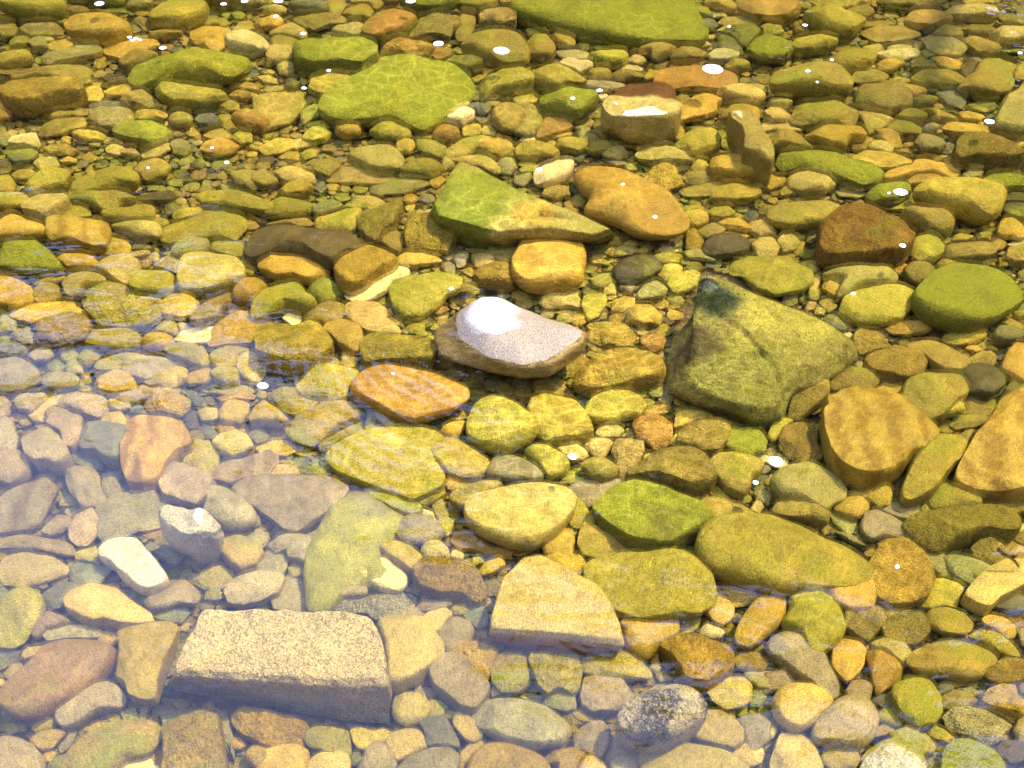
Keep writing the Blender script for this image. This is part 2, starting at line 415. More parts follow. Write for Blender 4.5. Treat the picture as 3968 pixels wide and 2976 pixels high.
M o 2,130 8,123 24,123 36,127 41,134 36,138 20,139 4,137 =olive oval stone above the green ridge rock
C a 6,121 12,117 21,118 23,122 12,123
K o 106,133 116,128 134,127 150,131 160,137 154,140 136,142 118,143 108,139
y o 140,130 148,118 160,116 174,116 179,124 178,131 168,136 156,138 152,132 =bright yellow flat round stone left of the diagonal slab
O s 160,112 172,110 184,118 180,122 168,118
C o 18,152 22,145 30,141 44,139 53,139 52,146 48,154 40,160 30,163 20,161 =pale chalky stone with a foam fleck at its left above the ridge rock
Y o 172,137 182,132 198,132 210,142 216,152 214,157 200,158 184,155 172,146 =golden brown rounded stone below the diagonal slab
Y a 114,155 120,147 134,144 140,148 144,156 150,159 142,164 130,165 118,160 =bright yellow jagged flat chip at centre right
D s 140,148 148,138 156,138 152,146 142,150
y a 154,147 160,139 168,140 171,147 162,150
O a 146,154 150,148 170,148 171,156 162,160 150,158
N s 2,152 16,148 18,155 10,162 2,160
B o 28,164 38,160 48,163 50,170 38,172 26,169
O s 144,164 160,160 180,157 190,164 170,170 150,170
Y s 4,140 14,138 24,141 22,144 6,143
Y s 6,145 14,142 22,144 20,149 8,148
K o 98,142 106,141 108,147 100,148
Y o 36,118 44,114 52,115 50,119 40,121
N s 76,137 92,137 100,141 90,143
@0,3
K o 24,4 28,1 37,3 36,8 26,10
y s 38,3 44,-3 60,-6 78,-4 80,1 74,7 60,9 44,6
M o 30,12 38,6 56,7 70,10 84,18 80,24 76,32 58,34 46,29 38,20 32,16 =yellow-green stone veined with light near the top right
B a 64,11 74,6 88,5 92,12 86,17 72,15
O o 93,-2 110,-6 140,-6 156,-3 150,6 130,9 106,6
B o 118,18 124,9 140,8 152,11 160,18 154,22 142,27 130,24
T o 153,10 158,6 180,6 194,7 199,12 194,16 170,17 156,15 =cream speckled oval stone near the top right corner
Y s 168,0 180,-3 196,-2 194,4 174,5
O s 198,12 210,12 230,18 220,22 200,19
B s 80,29 84,26 96,22 116,23 132,30 126,34 110,36 94,37 86,33
O s 78,24 84,18 100,17 110,21 96,24
O o 143,31 150,24 160,23 168,29 168,35 158,36
O o 166,26 176,21 194,21 197,27 190,31 176,31
K o 192,28 200,21 212,22 226,28 230,38 214,40 200,38
B a 166,34 176,32 200,40 202,43 192,48 182,48 174,42
L s 132,32 146,31 164,38 172,43 166,48 150,48 138,42
M o 20,43 24,32 36,31 54,33 60,38 52,44 40,48 26,46 =golden green oval pebble right of the deep green stone
R r 21,26 26,22 34,24 36,30 24,30
B o 0,21 10,22 14,30 8,33 -4,30
M o 52,52 64,43 84,42 93,50 90,58 72,62 58,59
C s 93,46 104,44 124,42 131,46 129,50 116,53 104,51 =pale cream flat stone with scalloped edges near the upper right
K s 82,40 96,38 100,44 92,49 84,46
K s 102,41 114,38 124,39 124,43 108,45
Y a 94,54 104,51 114,53 118,56 108,62 96,60
g o 122,54 130,51 140,54 148,60 136,62 124,61
Y s 140,52 150,50 170,54 168,59 156,61 146,57
D a 166,52 182,50 184,60 176,70 168,64
O o 3,74 8,66 20,60 34,55 50,53 62,56 72,62 73,72 72,82 60,84 40,82 14,85 4,80 =broad green-brown boulder with small foam flecks at the upper right
O s 72,68 76,61 92,59 104,66 100,71 86,72 74,71
y a 106,68 112,66 122,67 123,72 112,74
O o 123,70 130,63 152,61 170,66 172,72 168,75 148,78 132,76
O s 182,52 196,48 214,48 214,58 210,66 213,74 208,82 196,86 186,85 160,79 170,75 178,68 =large olive flat slab near the right edge
O o 74,80 80,73 96,73 112,74 118,82 122,87 124,94 112,98 104,101 92,98 76,90 =brown-olive domed boulder at right
Y o 113,76 122,73 134,77 138,81 128,85 120,81
M o 124,87 132,82 146,84 146,89 134,92
S s 144,82 160,80 172,88 168,94 156,92
Y a 212,60 222,55 230,60 228,70 214,68
K o 216,76 224,70 240,74 240,110 222,118 205,115 194,110 198,100 202,88 210,84 =large pale khaki boulder cut by the right edge with green algae
O a 20,101 24,89 40,86 58,88 66,93 74,95 78,100 74,107 62,109 38,110 22,106 =broad brown-olive slab between two boulders on the right
K o 0,87 6,84 18,85 21,90 16,95 4,92
K a 77,96 82,94 94,98 108,104 100,111 88,115 82,106 =sharp triangular khaki flake on the right
Y o 112,102 118,94 126,93 134,98 138,102 132,107 120,105
O o 132,92 138,94 154,98 164,102 160,105 146,106 138,98
g s 172,92 182,88 198,87 196,94 188,99 176,96
R a 142,91 148,89 153,94 146,95
Y s 164,97 174,95 188,101 182,104 168,103
Y o 150,114 154,106 170,104 190,109 194,114 192,119 164,119
T o 0,92 10,92 20,100 16,106 4,106 -4,100
T s -4,106 12,105 22,110 32,112 28,114 4,112 -6,114
O s 102,110 108,102 124,108 132,113 131,119 118,117 106,113
N r 134,111 140,106 148,107 147,113 140,116 134,115
L o 126,126 130,118 142,114 150,118 154,126 148,132 134,133 =grey-green round pebble with pale swirls at right
O o -2,124 6,116 20,113 28,118 40,126 28,130 12,130 0,134
Y o 30,118 40,112 60,110 78,110 86,118 80,121 70,123 68,128 70,134 56,130 44,124 =ochre-and-green flat slab above the long mossy bar
B o 70,126 76,122 86,122 85,130 74,131
Y a 92,114 100,112 112,117 118,127 108,127 98,120
Y a 82,120 88,118 92,121 86,125
T o 86,128 92,122 102,122 109,129 106,133 96,131
G s 8,138 14,131 36,128 44,130 60,135 76,142 92,148 98,154 92,162 80,164 60,158 36,150 14,146 =long green mossy bar slanting down to the right
Y s 72,136 84,130 104,132 122,136 124,140 110,146 96,147 82,141 =flat golden brown stone right of the long mossy bar
O b 160,130 166,120 180,118 196,118 214,126 224,134 218,141 200,143 188,145 168,146 162,140 =wide dark olive boulder near the right edge
Y a 204,122 216,119 222,124 216,130 206,126
O s 112,131 118,127 126,130 124,133
Y s 98,155 104,150 124,144 126,138 138,136 154,140 166,148 160,155 150,152 140,150 124,152 106,160 =golden flat slab with a ragged right end near the right
R o 120,158 126,152 144,150 150,154 140,160 124,163
K o 16,155 24,150 40,149 50,154 58,162 50,168 30,168 20,162
M w 10,166 18,159 26,163 28,168 12,169
Y o -4,156 8,151 16,154 12,162 0,166
L o 168,150 176,146 186,147 184,154 172,155
g o 184,156 190,150 206,151 221,156 224,164 206,168 194,163
T a 152,138 162,134 164,140 158,142
D s 202,143 216,146 222,156 210,152
G o 88,166 104,159 120,160 122,168 110,178 92,180 84,172
y o 124,164 134,157 156,155 180,156 194,163 203,172 200,190 192,194 184,192 164,184 146,178 132,170 =big smooth yellow-green flat stone right of a large foam fleck
K s 58,165 74,162 88,166 78,172 62,170
K o 160,36 164,33 172,36 168,38
S s 132,44 142,42 146,48 136,50
B s 196,43 206,40 222,40 222,46 204,47

@1,0
T b 20,14 30,6 46,3 56,2 60,5 61,10 54,16 46,24 38,27 30,24 20,19 =tan wedge-shaped stone near the left edge above the striped brown block
y o -4,2 10,-1 20,0 25,4 24,10 16,15 4,19 -4,19
M s 26,5 26,0 56,-3 58,0 48,3 34,6
O o 60,10 62,0 80,-2 104,0 117,0 116,5 104,8 100,16 88,18 76,12
M s 46,20 56,12 66,10 78,15 78,20 70,22 50,27 48,24
Y o -3,40 0,22 10,18 20,20 26,26 38,30 42,34 40,40 24,42 10,44
b b 42,40 45,27 60,25 88,25 94,30 96,34 93,44 90,50 80,52 60,48 48,49 43,45 =striped brown rounded block near the left edge
T o 98,28 110,25 132,24 139,28 139,38 134,43 118,43 108,38 100,34 =tan almond-shaped stone right of the striped brown block
M o 89,20 100,18 118,15 122,7 134,12 132,20 128,23 108,26 96,28 88,24
D o 119,6 124,-1 150,0 153,6 148,9 138,11 126,9
D o 142,18 146,10 154,10 157,13 152,18 144,22
M o 148,20 152,16 162,14 174,15 175,19 168,23 152,25
M o 170,5 178,-2 205,-2 222,4 236,12 236,20 210,19 190,16 176,14 =yellow-green oval stone above the large mossy slab at left
M s 140,32 146,27 170,24 176,18 192,18 206,23 214,28 208,36 202,43 184,40 172,42 162,44 148,46 140,42 =flat pale mossy slab with light veins left of the dark long stone
N o 148,52 152,46 160,42 176,40 181,42 180,49 172,55 158,57 150,56 =grey speckled oval stone left of the dark long stone
Y a 89,52 94,46 95,39 102,40 112,46 113,50 108,54 92,54
D o 112,46 116,44 130,44 130,48 124,51 114,51
T o 106,56 114,52 129,50 130,53 120,57 110,57
T a 128,56 134,51 138,56 136,60 130,59
N s 132,64 138,58 148,54 156,58 156,66 152,70 142,67
G o 0,68 4,58 8,46 18,40 32,42 40,50 46,54 53,66 51,70 40,72 26,75 14,74 =dark green mossy stone with a bright yellow-green crest at the left edge
Y o 50,57 58,54 74,53 82,57 86,62 84,68 76,70 58,69 54,63
T o 86,60 98,56 114,56 121,61 122,66 118,74 110,81 100,77 92,72 84,68 =tan rounded stone above the pale veined slab at left
K o 54,84 56,76 64,71 80,70 90,72 92,76 82,80 72,84 70,92 62,94 57,92
y o 112,82 116,74 126,68 140,67 150,69 153,74 152,84 148,88 140,92 120,92 113,88 =smooth golden pebble left of the big khaki boulder
K o 154,70 158,58 166,53 180,51 196,54 206,58 212,68 212,76 200,83 190,88 172,89 156,87 154,82 =big khaki rounded boulder with a notch on its lower right at left
O s 184,42 196,40 208,44 212,50 211,58 200,56 190,53 182,50
R r 208,64 210,57 216,56 222,58 222,70 216,73 210,70
O s 71,87 82,80 90,75 100,78 110,84 118,92 108,94 92,92 80,92 =thin grey-olive flake with a white vein at left
M b 74,100 80,90 92,88 104,90 122,96 140,93 141,98 138,108 124,116 104,118 86,117 80,108 =rough mossy block with green turf-like top at left
Y o 139,100 142,92 148,88 164,90 172,95 168,106 158,112 144,111 140,107 =brown-gold round pebble right of the rough mossy block
Y a 172,92 180,89 186,91 180,97 172,98
O o 163,112 170,106 180,96 190,90 200,84 208,88 200,96 192,102 190,110 178,116 168,118
Y r 200,92 204,84 212,76 224,74 232,80 226,92 216,99 204,98
Y a 196,100 206,98 210,103 198,106
Y o 26,78 34,73 46,73 58,72 52,78 42,80 32,83
B o 29,92 32,85 44,78 52,82 53,90 46,95 38,98 30,96
Y o -3,98 -3,76 8,74 20,78 28,84 28,92 24,97 8,100
Y s 8,108 26,100 46,96 64,95 66,100 78,104 80,114 66,112 40,110 32,114 18,112
O o 31,118 34,110 48,108 66,106 78,112 80,118 74,128 64,133 54,137 44,134 32,128 =large olive stone at the edge of the sky glare near the left
M o 72,128 80,120 96,118 112,117 119,121 124,128 122,136 104,140 88,138 74,132 =green oval stone with white scratch marks at left
Y r 122,133 128,124 140,121 150,124 150,132 140,140 126,140
K o 134,120 142,112 152,112 154,120 150,124 136,122
y o 152,114 158,112 164,117 164,121 156,120
C s 149,124 160,119 180,116 192,119 190,124 178,131 164,131 152,128 =thin pale grey-pink slab lying flat at left
Y s 178,128 184,118 196,108 206,104 222,104 232,110 230,128 214,132 196,132 182,134 =long ochre slab below the pale pink thin slab
M o 142,140 150,132 164,130 176,134 180,142 180,150 172,154 160,150 148,144
M o 180,146 184,140 196,136 212,133 218,137 206,144 204,152 190,154 182,150
T o 204,146 208,140 216,139 228,146 230,158 224,165 214,164 205,156
M o 81,152 86,146 98,141 116,139 126,142 126,147 112,154 96,156 84,155
N o 107,154 114,148 130,143 142,142 152,146 160,148 150,156 138,160 130,166 112,162
S o 0,134 8,128 16,130 24,136 22,142 8,142 -3,140
N o 24,142 28,136 36,133 44,136 47,142 42,147 30,147
Y a 52,145 54,138 62,134 68,140 68,146 58,148
O a 66,142 72,136 88,140 84,148 76,152 70,150
N a 9,124 16,118 26,120 32,126 30,132 20,132
N s -3,166 -3,146 14,142 26,148 34,156 36,164 20,172 4,174
N o 36,164 40,158 52,155 64,157 69,162 66,169 50,172 38,170
Y o 84,166 88,156 98,153 110,156 116,162 118,170 100,176 86,174
y b 182,158 188,154 200,152 207,156 206,166 196,170 188,166
P a 56,152 60,146 70,148 72,156 60,158
P a -3,112 4,106 14,112 14,120 0,122
Y o 124,164 140,160 150,150 162,152 162,162 150,170 130,170
Y a 160,164 164,156 174,150 182,154 184,162 176,168 164,168
R o 128,58 120,60 122,66 128,66 132,60
O a 128,24 132,22 145,24 146,27 140,30
@1,1
M o 7,18 12,8 22,3 38,4 48,10 46,18 38,22 20,24 10,23 =smooth green oval pebble above the long dark stone
S o 48,18 52,10 62,8 72,8 75,12 70,16 56,21 50,21
Y o -4,6 8,8 10,12 4,18 -4,18
y a 50,24 56,20 68,18 76,14 88,16 92,20 86,26 88,32 80,36 62,35 54,32 =bright yellow broken stone above the right end of the long dark stone
K a 74,10 84,6 100,5 112,10 112,14 104,18 96,20 94,16 84,14
O b 87,24 90,18 106,18 112,12 124,10 128,14 122,24 120,32 110,38 104,46 96,42 90,34 =brown-olive forked stone left of the yellow-green pitted stone
O o 4,27 14,24 28,23 44,24 50,28 46,32 38,33 24,29
D o -10,50 0,30 14,27 26,32 40,35 58,37 76,37 88,42 92,48 84,54 72,60 66,70 62,74 50,60 20,58 2,62 -6,58 =long dark grey stone with a rough wet back
Y o 2,66 8,56 20,51 40,53 56,58 63,64 62,72 52,78 42,80 32,76 18,78 6,72 =smooth orange oval pebble in front of the long dark stone
Y b 68,68 72,60 82,52 100,50 118,54 122,60 116,68 104,76 92,84 80,87 72,82 70,76 =golden brown angular stone right of the smooth orange pebble
O o 105,42 108,34 114,31 122,34 127,42 127,52 120,54 112,48 =grey-brown egg-shaped pebble left of the yellow-green pitted stone
y b 129,44 130,32 134,24 150,22 168,24 176,30 174,40 166,52 150,54 132,52 =yellow-green pitted block below a white chip
C o 132,26 140,20 150,15 156,16 157,21 146,24 134,28 =small white chip lying on the pitted yellow-green block
T a 157,15 164,12 178,17 174,24 164,23 158,21 =small pinkish-tan chip beside the white chip
Y o 121,58 128,54 144,52 158,55 161,60 150,63 134,66 124,64
T a 162,56 168,53 173,57 166,60
N a 170,55 176,48 184,51 184,58 180,66 174,67 =small pale grey forked chip below the pitted yellow-green block
N a 160,64 166,60 172,64 172,72 166,73
T o 186,56 194,52 204,56 207,62 200,66 190,66
T a 198,52 208,47 225,46 226,58 214,60 204,56
Y b 188,72 196,64 214,62 224,66 226,78 220,84 206,82 194,80
M s 116,82 122,76 140,74 152,70 168,74 178,80 176,88 164,92 158,100 142,108 128,106 120,98 116,90 =rippled green slab left of the white emergent stone
C s 76,90 90,80 104,78 112,68 124,65 132,68 132,74 118,78 112,86 100,92 88,95 =pale tan flat stone above the rippled ones
G a 43,84 48,78 60,75 70,82 76,88 66,94 56,96 50,92 =small green angular stone below the smooth orange pebble
M o 1,92 8,84 20,80 34,78 41,84 44,92 52,98 50,102 38,104 26,100 16,106 6,112 -4,112 -4,98
C a 23,110 30,102 38,101 41,106 38,114 34,119 29,115 =small knobbly pale pink chip on green stones at left
O o 41,108 50,100 66,96 77,98 78,104 72,112 58,114 46,112
T s 77,106 78,96 88,92 100,94 108,98 113,104 112,112 122,116 126,122 110,124 94,120 84,114 =tan rippled slab left of the emergent stone's ripples
B o 58,120 62,112 76,108 88,116 92,124 92,138 82,140 72,134 66,126
M b 1,130 4,116 14,111 30,116 34,120 46,112 56,116 62,126 66,134 60,146 48,154 30,158 12,152 2,146 =large moss-green rippled stone with purple glints left of centre
M b 91,134 93,124 104,120 124,124 140,126 153,134 156,146 150,154 130,152 110,150 96,152 92,144 =rippled yellow-green block just left below the emergent stone
T o 57,146 60,142 68,143 75,148 72,151 62,150 =small pale oval pebble left of the rippled yellow-green block
B o 72,150 76,138 88,142 88,150 80,154
M o 42,164 52,154 70,151 90,154 84,164 78,178 66,182 40,180 34,172
R o 82,168 86,158 94,152 110,150 130,153 150,158 168,162 180,170 184,178 176,186 168,192 150,200 136,202 118,196 100,184 88,178 =flat rust-red oval stone below the emergent stone
y o 33,162 38,157 48,156 48,162 40,170 34,168
Y r -6,150 0,146 5,156 4,166 -6,168
B o 26,162 32,158 35,162 30,168
N a 4,168 14,160 24,162 24,168
B a 72,114 84,110 82,118 74,118
C s 77,37 84,34 88,35 87,39 80,38
Y a 86,40 92,39 98,44 102,48 96,49 90,46
B a 172,74 180,78 194,86 188,89 176,88
R a 152,104 164,98 168,102 158,106
Y s 176,68 184,66 194,68 186,73
@1,2
R r 60,18 66,12 70,0 56,-8 52,-18 60,-26 90,-24 108,-14 122,-4 134,2 140,12 148,26 154,36 146,42 126,45 108,42 92,30 76,22 =rusty brown angular boulder with a green patch right of the green ridge rock
Y o 147,22 150,18 160,16 168,20 170,26 162,30 150,28
y o 169,18 174,14 186,13 194,18 186,22 174,24 =small lemon-yellow pebble above the dark submerged stone
Y o 178,26 186,22 196,23 206,30 208,34 200,36 186,32
Y s 180,36 188,33 206,38 200,41 184,38
T a 202,30 208,24 222,28 230,34 214,39 204,34
K a 161,32 172,26 184,33 180,38 168,41 162,36
M o 170,6 176,-4 196,-8 214,-2 214,6 206,10 190,11 176,8
Y a 150,38 154,30 162,36 166,42 162,49 150,49 =small orange-yellow chip right of the rusty boulder
D o 165,46 172,39 186,37 198,40 206,46 204,54 190,57 176,56 167,52 =dark brown submerged oval stone above the standing rock
K a 206,48 214,40 224,38 232,46 228,56 214,58
L a 148,52 164,49 172,54 176,60 162,58 152,58
M o 121,58 130,53 142,51 148,54 144,61 130,64 124,62
C s 127,48 132,46 140,48 144,52 130,54
T o 64,58 72,56 84,60 84,64 70,63
R w 82,44 90,38 96,41 94,45 86,46
B o 96,44 102,41 110,43 108,47 100,47
T s 86,54 92,47 102,47 104,54 94,56
T a 96,48 108,47 110,51 102,55
Y o 106,53 112,46 124,46 116,54
D o 87,66 98,58 112,55 124,58 130,66 120,74 108,80 94,78 88,72 =black-brown submerged stone between the golden dome and the standing rock
Y o 0,60 6,50 16,42 32,39 48,38 58,44 62,54 61,66 60,78 50,84 32,86 14,86 4,78 0,70 =golden domed stone with a green lower left above the white emergent stone
y a 124,70 132,64 142,62 147,68 142,76 134,78
y a 134,82 138,72 150,67 162,68 160,80 150,86 140,88
L o 107,90 114,80 124,78 134,86 132,92 120,94 110,94 =pale grey-green disc with bright rim left of the standing rock
Y a 86,96 96,90 106,90 106,100 96,104 86,104
K a 66,76 76,70 86,68 86,78 78,84 70,82
T a 22,94 34,86 52,84 60,92 62,100 48,98 30,100
y a 60,100 62,92 80,88 82,98 74,108 66,110
Y a 98,112 104,100 118,98 130,106 128,114 114,116
N o 95,104 98,100 106,101 104,106 98,107
Y a 66,122 70,114 84,112 96,116 106,126 104,134 90,134 76,132 68,128 =rippled orange-yellow rock right of the emergent stone's tip
R a 110,126 118,122 128,123 133,128 130,136 122,138 112,132
Y b 64,158 72,144 86,138 104,134 118,138 128,144 132,156 126,164 104,168 84,174 66,176 54,170 56,160 =rippled ochre rock with bright caustic veins left of the standing rock
T s 10,46 4,44 6,50 12,50
R s 0,46 8,50 8,56 0,60
N o 92,82 102,80 110,82 102,88
B s 172,78 160,84 164,92 176,86
T a 78,76 88,80 90,88 80,88
@1,3
O o 0,20 8,14 20,9 38,7 54,7 66,10 68,15 56,20 46,30 34,32 20,34 6,30 -2,26 =dark grey-green wet oval stone left of the pitted orange boulder
O b 44,30 50,24 60,17 72,14 88,15 102,18 112,22 120,32 125,38 124,50 118,58 104,62 80,64 60,64 48,62 44,56 =pitted orange-brown boulder with a foam fleck beside a round pebble =R
M s 84,12 92,2 106,0 118,6 126,12 120,16 104,16 92,14
O o 113,16 120,15 138,16 152,21 160,28 159,36 152,40 140,36 128,28 116,20
y o 123,46 126,40 136,38 146,41 152,48 152,55 144,61 132,62 124,56 =round cream-yellow pebble touching the pitted orange boulder
B o 152,50 154,44 166,42 184,42 194,46 198,56 190,60 170,62 158,62 152,56
Y o 198,30 202,24 210,22 220,28 226,38 218,43 204,40 198,36
M a 160,38 168,35 178,38 172,42 160,42
M a 180,38 190,33 194,34 192,42 182,42
R a 192,44 200,41 206,45 202,50 194,52
C s 206,46 212,43 226,42 226,50 212,48
B b 206,50 216,47 228,48 228,64 214,62 206,58
Y o 199,56 204,56 209,61 206,66 200,64
M r 144,64 148,59 158,58 164,62 160,66 150,69
O r 117,68 122,61 132,60 140,66 144,72 140,80 130,84 122,78 117,72 =round brown-green pebble left of the big green boulder
G o 127,90 136,78 146,68 160,62 178,60 194,62 206,70 218,82 220,94 212,102 196,112 180,118 160,120 146,116 132,106 126,98 =big smooth green boulder by the right edge
O o 66,92 72,86 84,84 100,84 116,86 124,90 126,96 124,102 114,112 98,115 82,114 70,108 63,102 =smooth ochre-olive oval stone right of the standing rock =y
K o 44,70 56,67 76,68 104,71 110,76 108,84 84,84 72,86 64,96 60,90 66,78
K s 110,77 120,88 122,90 108,85
Y a 47,80 52,72 62,72 68,78 66,88 62,93 54,90 47,84 =small orange block-shaped pebble behind the standing rock
Y s 82,68 90,64 106,62 110,65 106,70 92,71
R a 108,66 114,60 122,61 116,68 116,74 110,72
y a 138,64 142,62 147,68 144,71
Y o 102,116 108,112 126,110 140,112 144,118 136,124 120,125 106,122 =flat golden pebble in shadow beside the big green boulder
Y o 149,128 160,122 176,118 188,118 189,124 178,130 164,134 152,131
L r 194,124 196,116 206,113 216,118 222,126 218,132 206,134 196,130 =grey-green round pebble below the big green boulder at the right edge
Y s 201,112 206,108 216,112 224,118 212,119
Y o 210,105 216,102 226,102 226,110 216,110
Y o 170,136 174,132 182,133 188,137 180,139
M s 180,134 188,128 198,134 198,137 186,136
K s 28,62 34,59 44,60 46,64 42,69 32,70
O s 0,58 8,55 20,57 26,64 14,67 2,64
M s -20,72 -34,66 -30,58 -16,54 4,60 24,66 36,72 38,80 30,86 14,89 6,90 -10,84 =flat rippled yellow-green stone directly behind the standing rock
T a 32,72 42,71 46,76 42,84 38,90 46,92 42,96 34,90 36,82
T a 8,42 12,37 22,38 28,44 24,50 14,52
Y a 22,50 28,42 32,44 30,52 24,55
T a 32,100 36,94 42,97 40,102 34,103
T o 40,106 42,99 50,102 48,107
B s 44,94 54,92 60,100 52,104
S o 47,110 52,105 60,110 68,118 66,121 56,118
C o 64,124 70,121 73,124 70,128
B b 72,128 78,121 92,122 104,132 106,136 92,138 80,144 76,138
B b 82,150 90,142 106,135 124,134 132,140 136,150 132,160 118,166 98,164 88,158 =large brown squarish stone right of the standing rock's base
B o 118,132 124,128 140,128 156,136 176,146 174,152 164,158 150,158 140,148 134,140
N s 72,148 78,145 86,150 88,156 80,154
O o 52,166 58,158 70,152 84,154 94,160 94,168 88,174 72,175 58,174
Y o 200,156 204,142 212,132 226,128 226,166 210,162 =golden brown rounded stone cut by the right edge below the green boulder
B a 174,142 184,138 196,138 196,150 190,156 178,150
D o 164,160 168,150 180,147 192,152 202,162 204,170 192,180 172,176
O o 122,164 136,158 158,156 168,166 172,176 160,188 152,196 140,199 126,190 116,180 116,170
g o 208,166 212,160 226,158 226,180 212,178 204,172
D o 202,12 208,8 226,10 226,26 212,24 202,20
g a 196,0 210,0 226,4 226,10 206,8
O s 150,36 158,42 154,45 146,42

@2,0
P o -4,12 4,10 10,18 8,26 0,30 -4,30
P o 12,18 18,9 30,7 38,6 42,14 36,18 26,26 16,24
P a 50,18 58,10 72,9 88,9 94,16 92,22 84,29 74,27 62,22 54,22 =pinkish angular stone with orange patches amid the sky glare at left
T s 24,27 28,20 40,14 56,10 56,18 44,22 38,32 28,31
P a 95,8 104,4 130,0 146,0 156,2 154,10 140,12 126,14 118,18 110,18 102,14
Y a 125,20 130,12 144,8 158,8 165,14 162,22 156,27 142,25 130,25 =golden brown block with bright veins above the sky glare
T a 170,22 178,20 188,22 189,30 184,33 174,32 =small pinkish square chip above the sky glare
Y o 190,26 194,18 204,14 216,16 214,24 208,34 198,34 190,32
M s 170,4 186,-2 200,0 212,2 220,6 214,12 200,11 186,8
R a 186,12 200,10 212,5 221,8 218,12 204,14 192,17
Y a 84,32 92,24 104,24 110,32 114,40 106,41 96,36
S b 68,54 70,42 76,34 90,34 104,38 112,42 108,52 104,62 104,68 98,71 90,68 84,62 74,60 =blue-grey rounded block in the sky glare at left
Y b 106,56 112,46 112,36 124,32 142,32 158,36 164,44 164,54 152,60 144,72 140,84 132,90 120,90 110,86 106,74 =large tan and yellow streaked stone at the glare's edge
P b 40,34 48,24 60,26 72,32 72,42 68,54 62,59 56,56 54,44
O o 39,24 46,20 60,24 60,34 52,36 42,32
P b 18,44 26,38 44,38 52,46 58,58 62,68 56,74 48,78 42,73 32,74 24,66 22,56 =lilac-grey lumpy stone in the sky glare at left
N o -4,34 4,28 12,32 16,48 14,58 -4,60
P o -4,62 8,58 20,58 26,68 28,76 20,84 8,89 -4,86
P a 60,72 68,68 80,70 86,78 88,92 92,100 88,106 72,108 62,96 58,84
S s 60,62 68,58 86,66 90,74 78,74 64,68
N s 86,92 88,84 98,80 108,92 104,98 92,98
P b 138,90 140,78 150,68 160,70 176,78 186,86 182,92 180,100 170,108 156,104 142,98 =pale pink angular stone above the white quartz
M s 162,60 170,48 180,50 190,62 186,78 178,78 168,72 158,68
P s 184,84 190,70 210,66 222,62 236,54 240,66 232,76 218,82 200,88 =long rosy streaked stone beside the lilac slab
T o 183,50 190,44 204,40 214,46 219,54 210,60 200,64 190,60
N s -4,100 20,90 40,84 50,92 46,100 40,112 34,122 24,126 -4,128 =striped grey-green slab at the left edge in the sky glare
N s 84,112 90,102 100,96 118,94 134,94 146,100 148,106 140,108 144,120 124,126 110,130 92,136 86,132 =large grey-green slab with pale veins left of the white quartz
N a 36,130 42,120 50,112 60,112 62,120 54,128 44,132
P o 60,124 66,114 80,108 86,118 84,132 76,140 66,140 60,134
W o 139,112 146,108 158,108 170,112 180,114 188,120 191,126 186,134 176,138 166,142 156,138 148,130 142,122 =white crumpled quartz stone =e
W o 86,146 90,136 104,131 118,132 126,140 132,148 138,158 142,166 148,170 138,178 130,182 122,182 112,174 104,166 98,156 90,152 =cream crooked oblong stone below the white quartz
P s -4,132 20,130 40,134 60,138 65,146 62,152 48,148 30,144 -4,142 =long thin pinkish stone near the left edge
T a 65,148 72,142 82,138 86,150 86,156 76,154 66,152
T s 0,158 4,148 24,147 44,150 58,157 56,164 40,170 18,176 4,174 0,168
S s 60,158 68,154 84,158 98,160 92,168 84,175 70,174 60,168
N o 178,92 186,90 196,92 206,98 216,106 222,114 218,122 208,126 194,126 186,118 176,112 180,102
N a 182,146 184,136 192,132 197,138 190,148 184,153
T b 192,146 196,134 206,130 216,132 228,146 222,156 208,164 200,158 194,152
S o 134,146 140,138 154,142 160,150 152,158 144,156
N s 124,142 130,136 140,142 132,146
P s 174,164 190,158 202,162 200,170 186,180 172,172 =small ragged pink flake left of the striped stone
P o 112,90 122,94 138,88 136,92 120,96 110,94
T a 92,14 98,11 112,18 114,22 104,24 94,20
S o 112,22 120,18 128,22 126,26 114,26
g o 176,12 182,10 186,16 184,20 178,18
S s 160,8 166,4 176,14 180,20 170,20
@2,1
Y w -6,30 -2,16 6,9 14,20 22,28 29,35 24,38 8,36 -4,34
O o 12,8 22,4 40,4 52,10 54,18 48,24 34,28 24,24 16,14
O s 36,30 46,24 58,18 72,14 84,14 92,22 88,28 72,36 60,46 50,54 36,52 27,47 32,40 =flat olive slab with a patch of sky glare below left of the rust-red oval
M s 54,58 60,50 74,42 86,34 92,36 90,42 80,46 70,52 62,60
Y s 0,56 12,50 28,49 37,56 26,62 8,64
T s 8,78 20,70 34,70 40,80 26,80
P s -20,90 -8,80 8,78 22,78 34,78 44,82 54,82 66,84 76,90 80,96 72,104 62,112 46,124 36,129 24,126 12,116 -2,106 -16,100 =large lilac-grey flat slab in the sky glare =N
M s 60,60 74,50 90,42 108,38 126,40 144,40 156,44 162,50 154,56 150,62 154,72 162,82 160,90 148,96 134,102 120,96 104,92 88,86 74,80 64,68 =broad green rippled slab in the middle below the rust-red oval
y r 183,36 186,24 192,14 204,11 216,14 228,22 240,36 242,46 232,54 216,60 204,59 194,54 184,44 =round yellow-green boulder right of the rust-red oval
O o 150,60 154,54 164,48 174,50 186,58 200,66 204,70 196,78 190,82 176,82 164,78 156,70
N o 199,76 204,66 216,60 228,66 244,74 250,82 236,86 212,84 202,82 =dark grey striped oval pebble in the middle
R o 162,86 166,80 178,78 190,82 188,88 176,92 166,92
O r 166,100 172,90 186,87 200,86 216,86 210,92 196,98 188,104 182,110 174,108
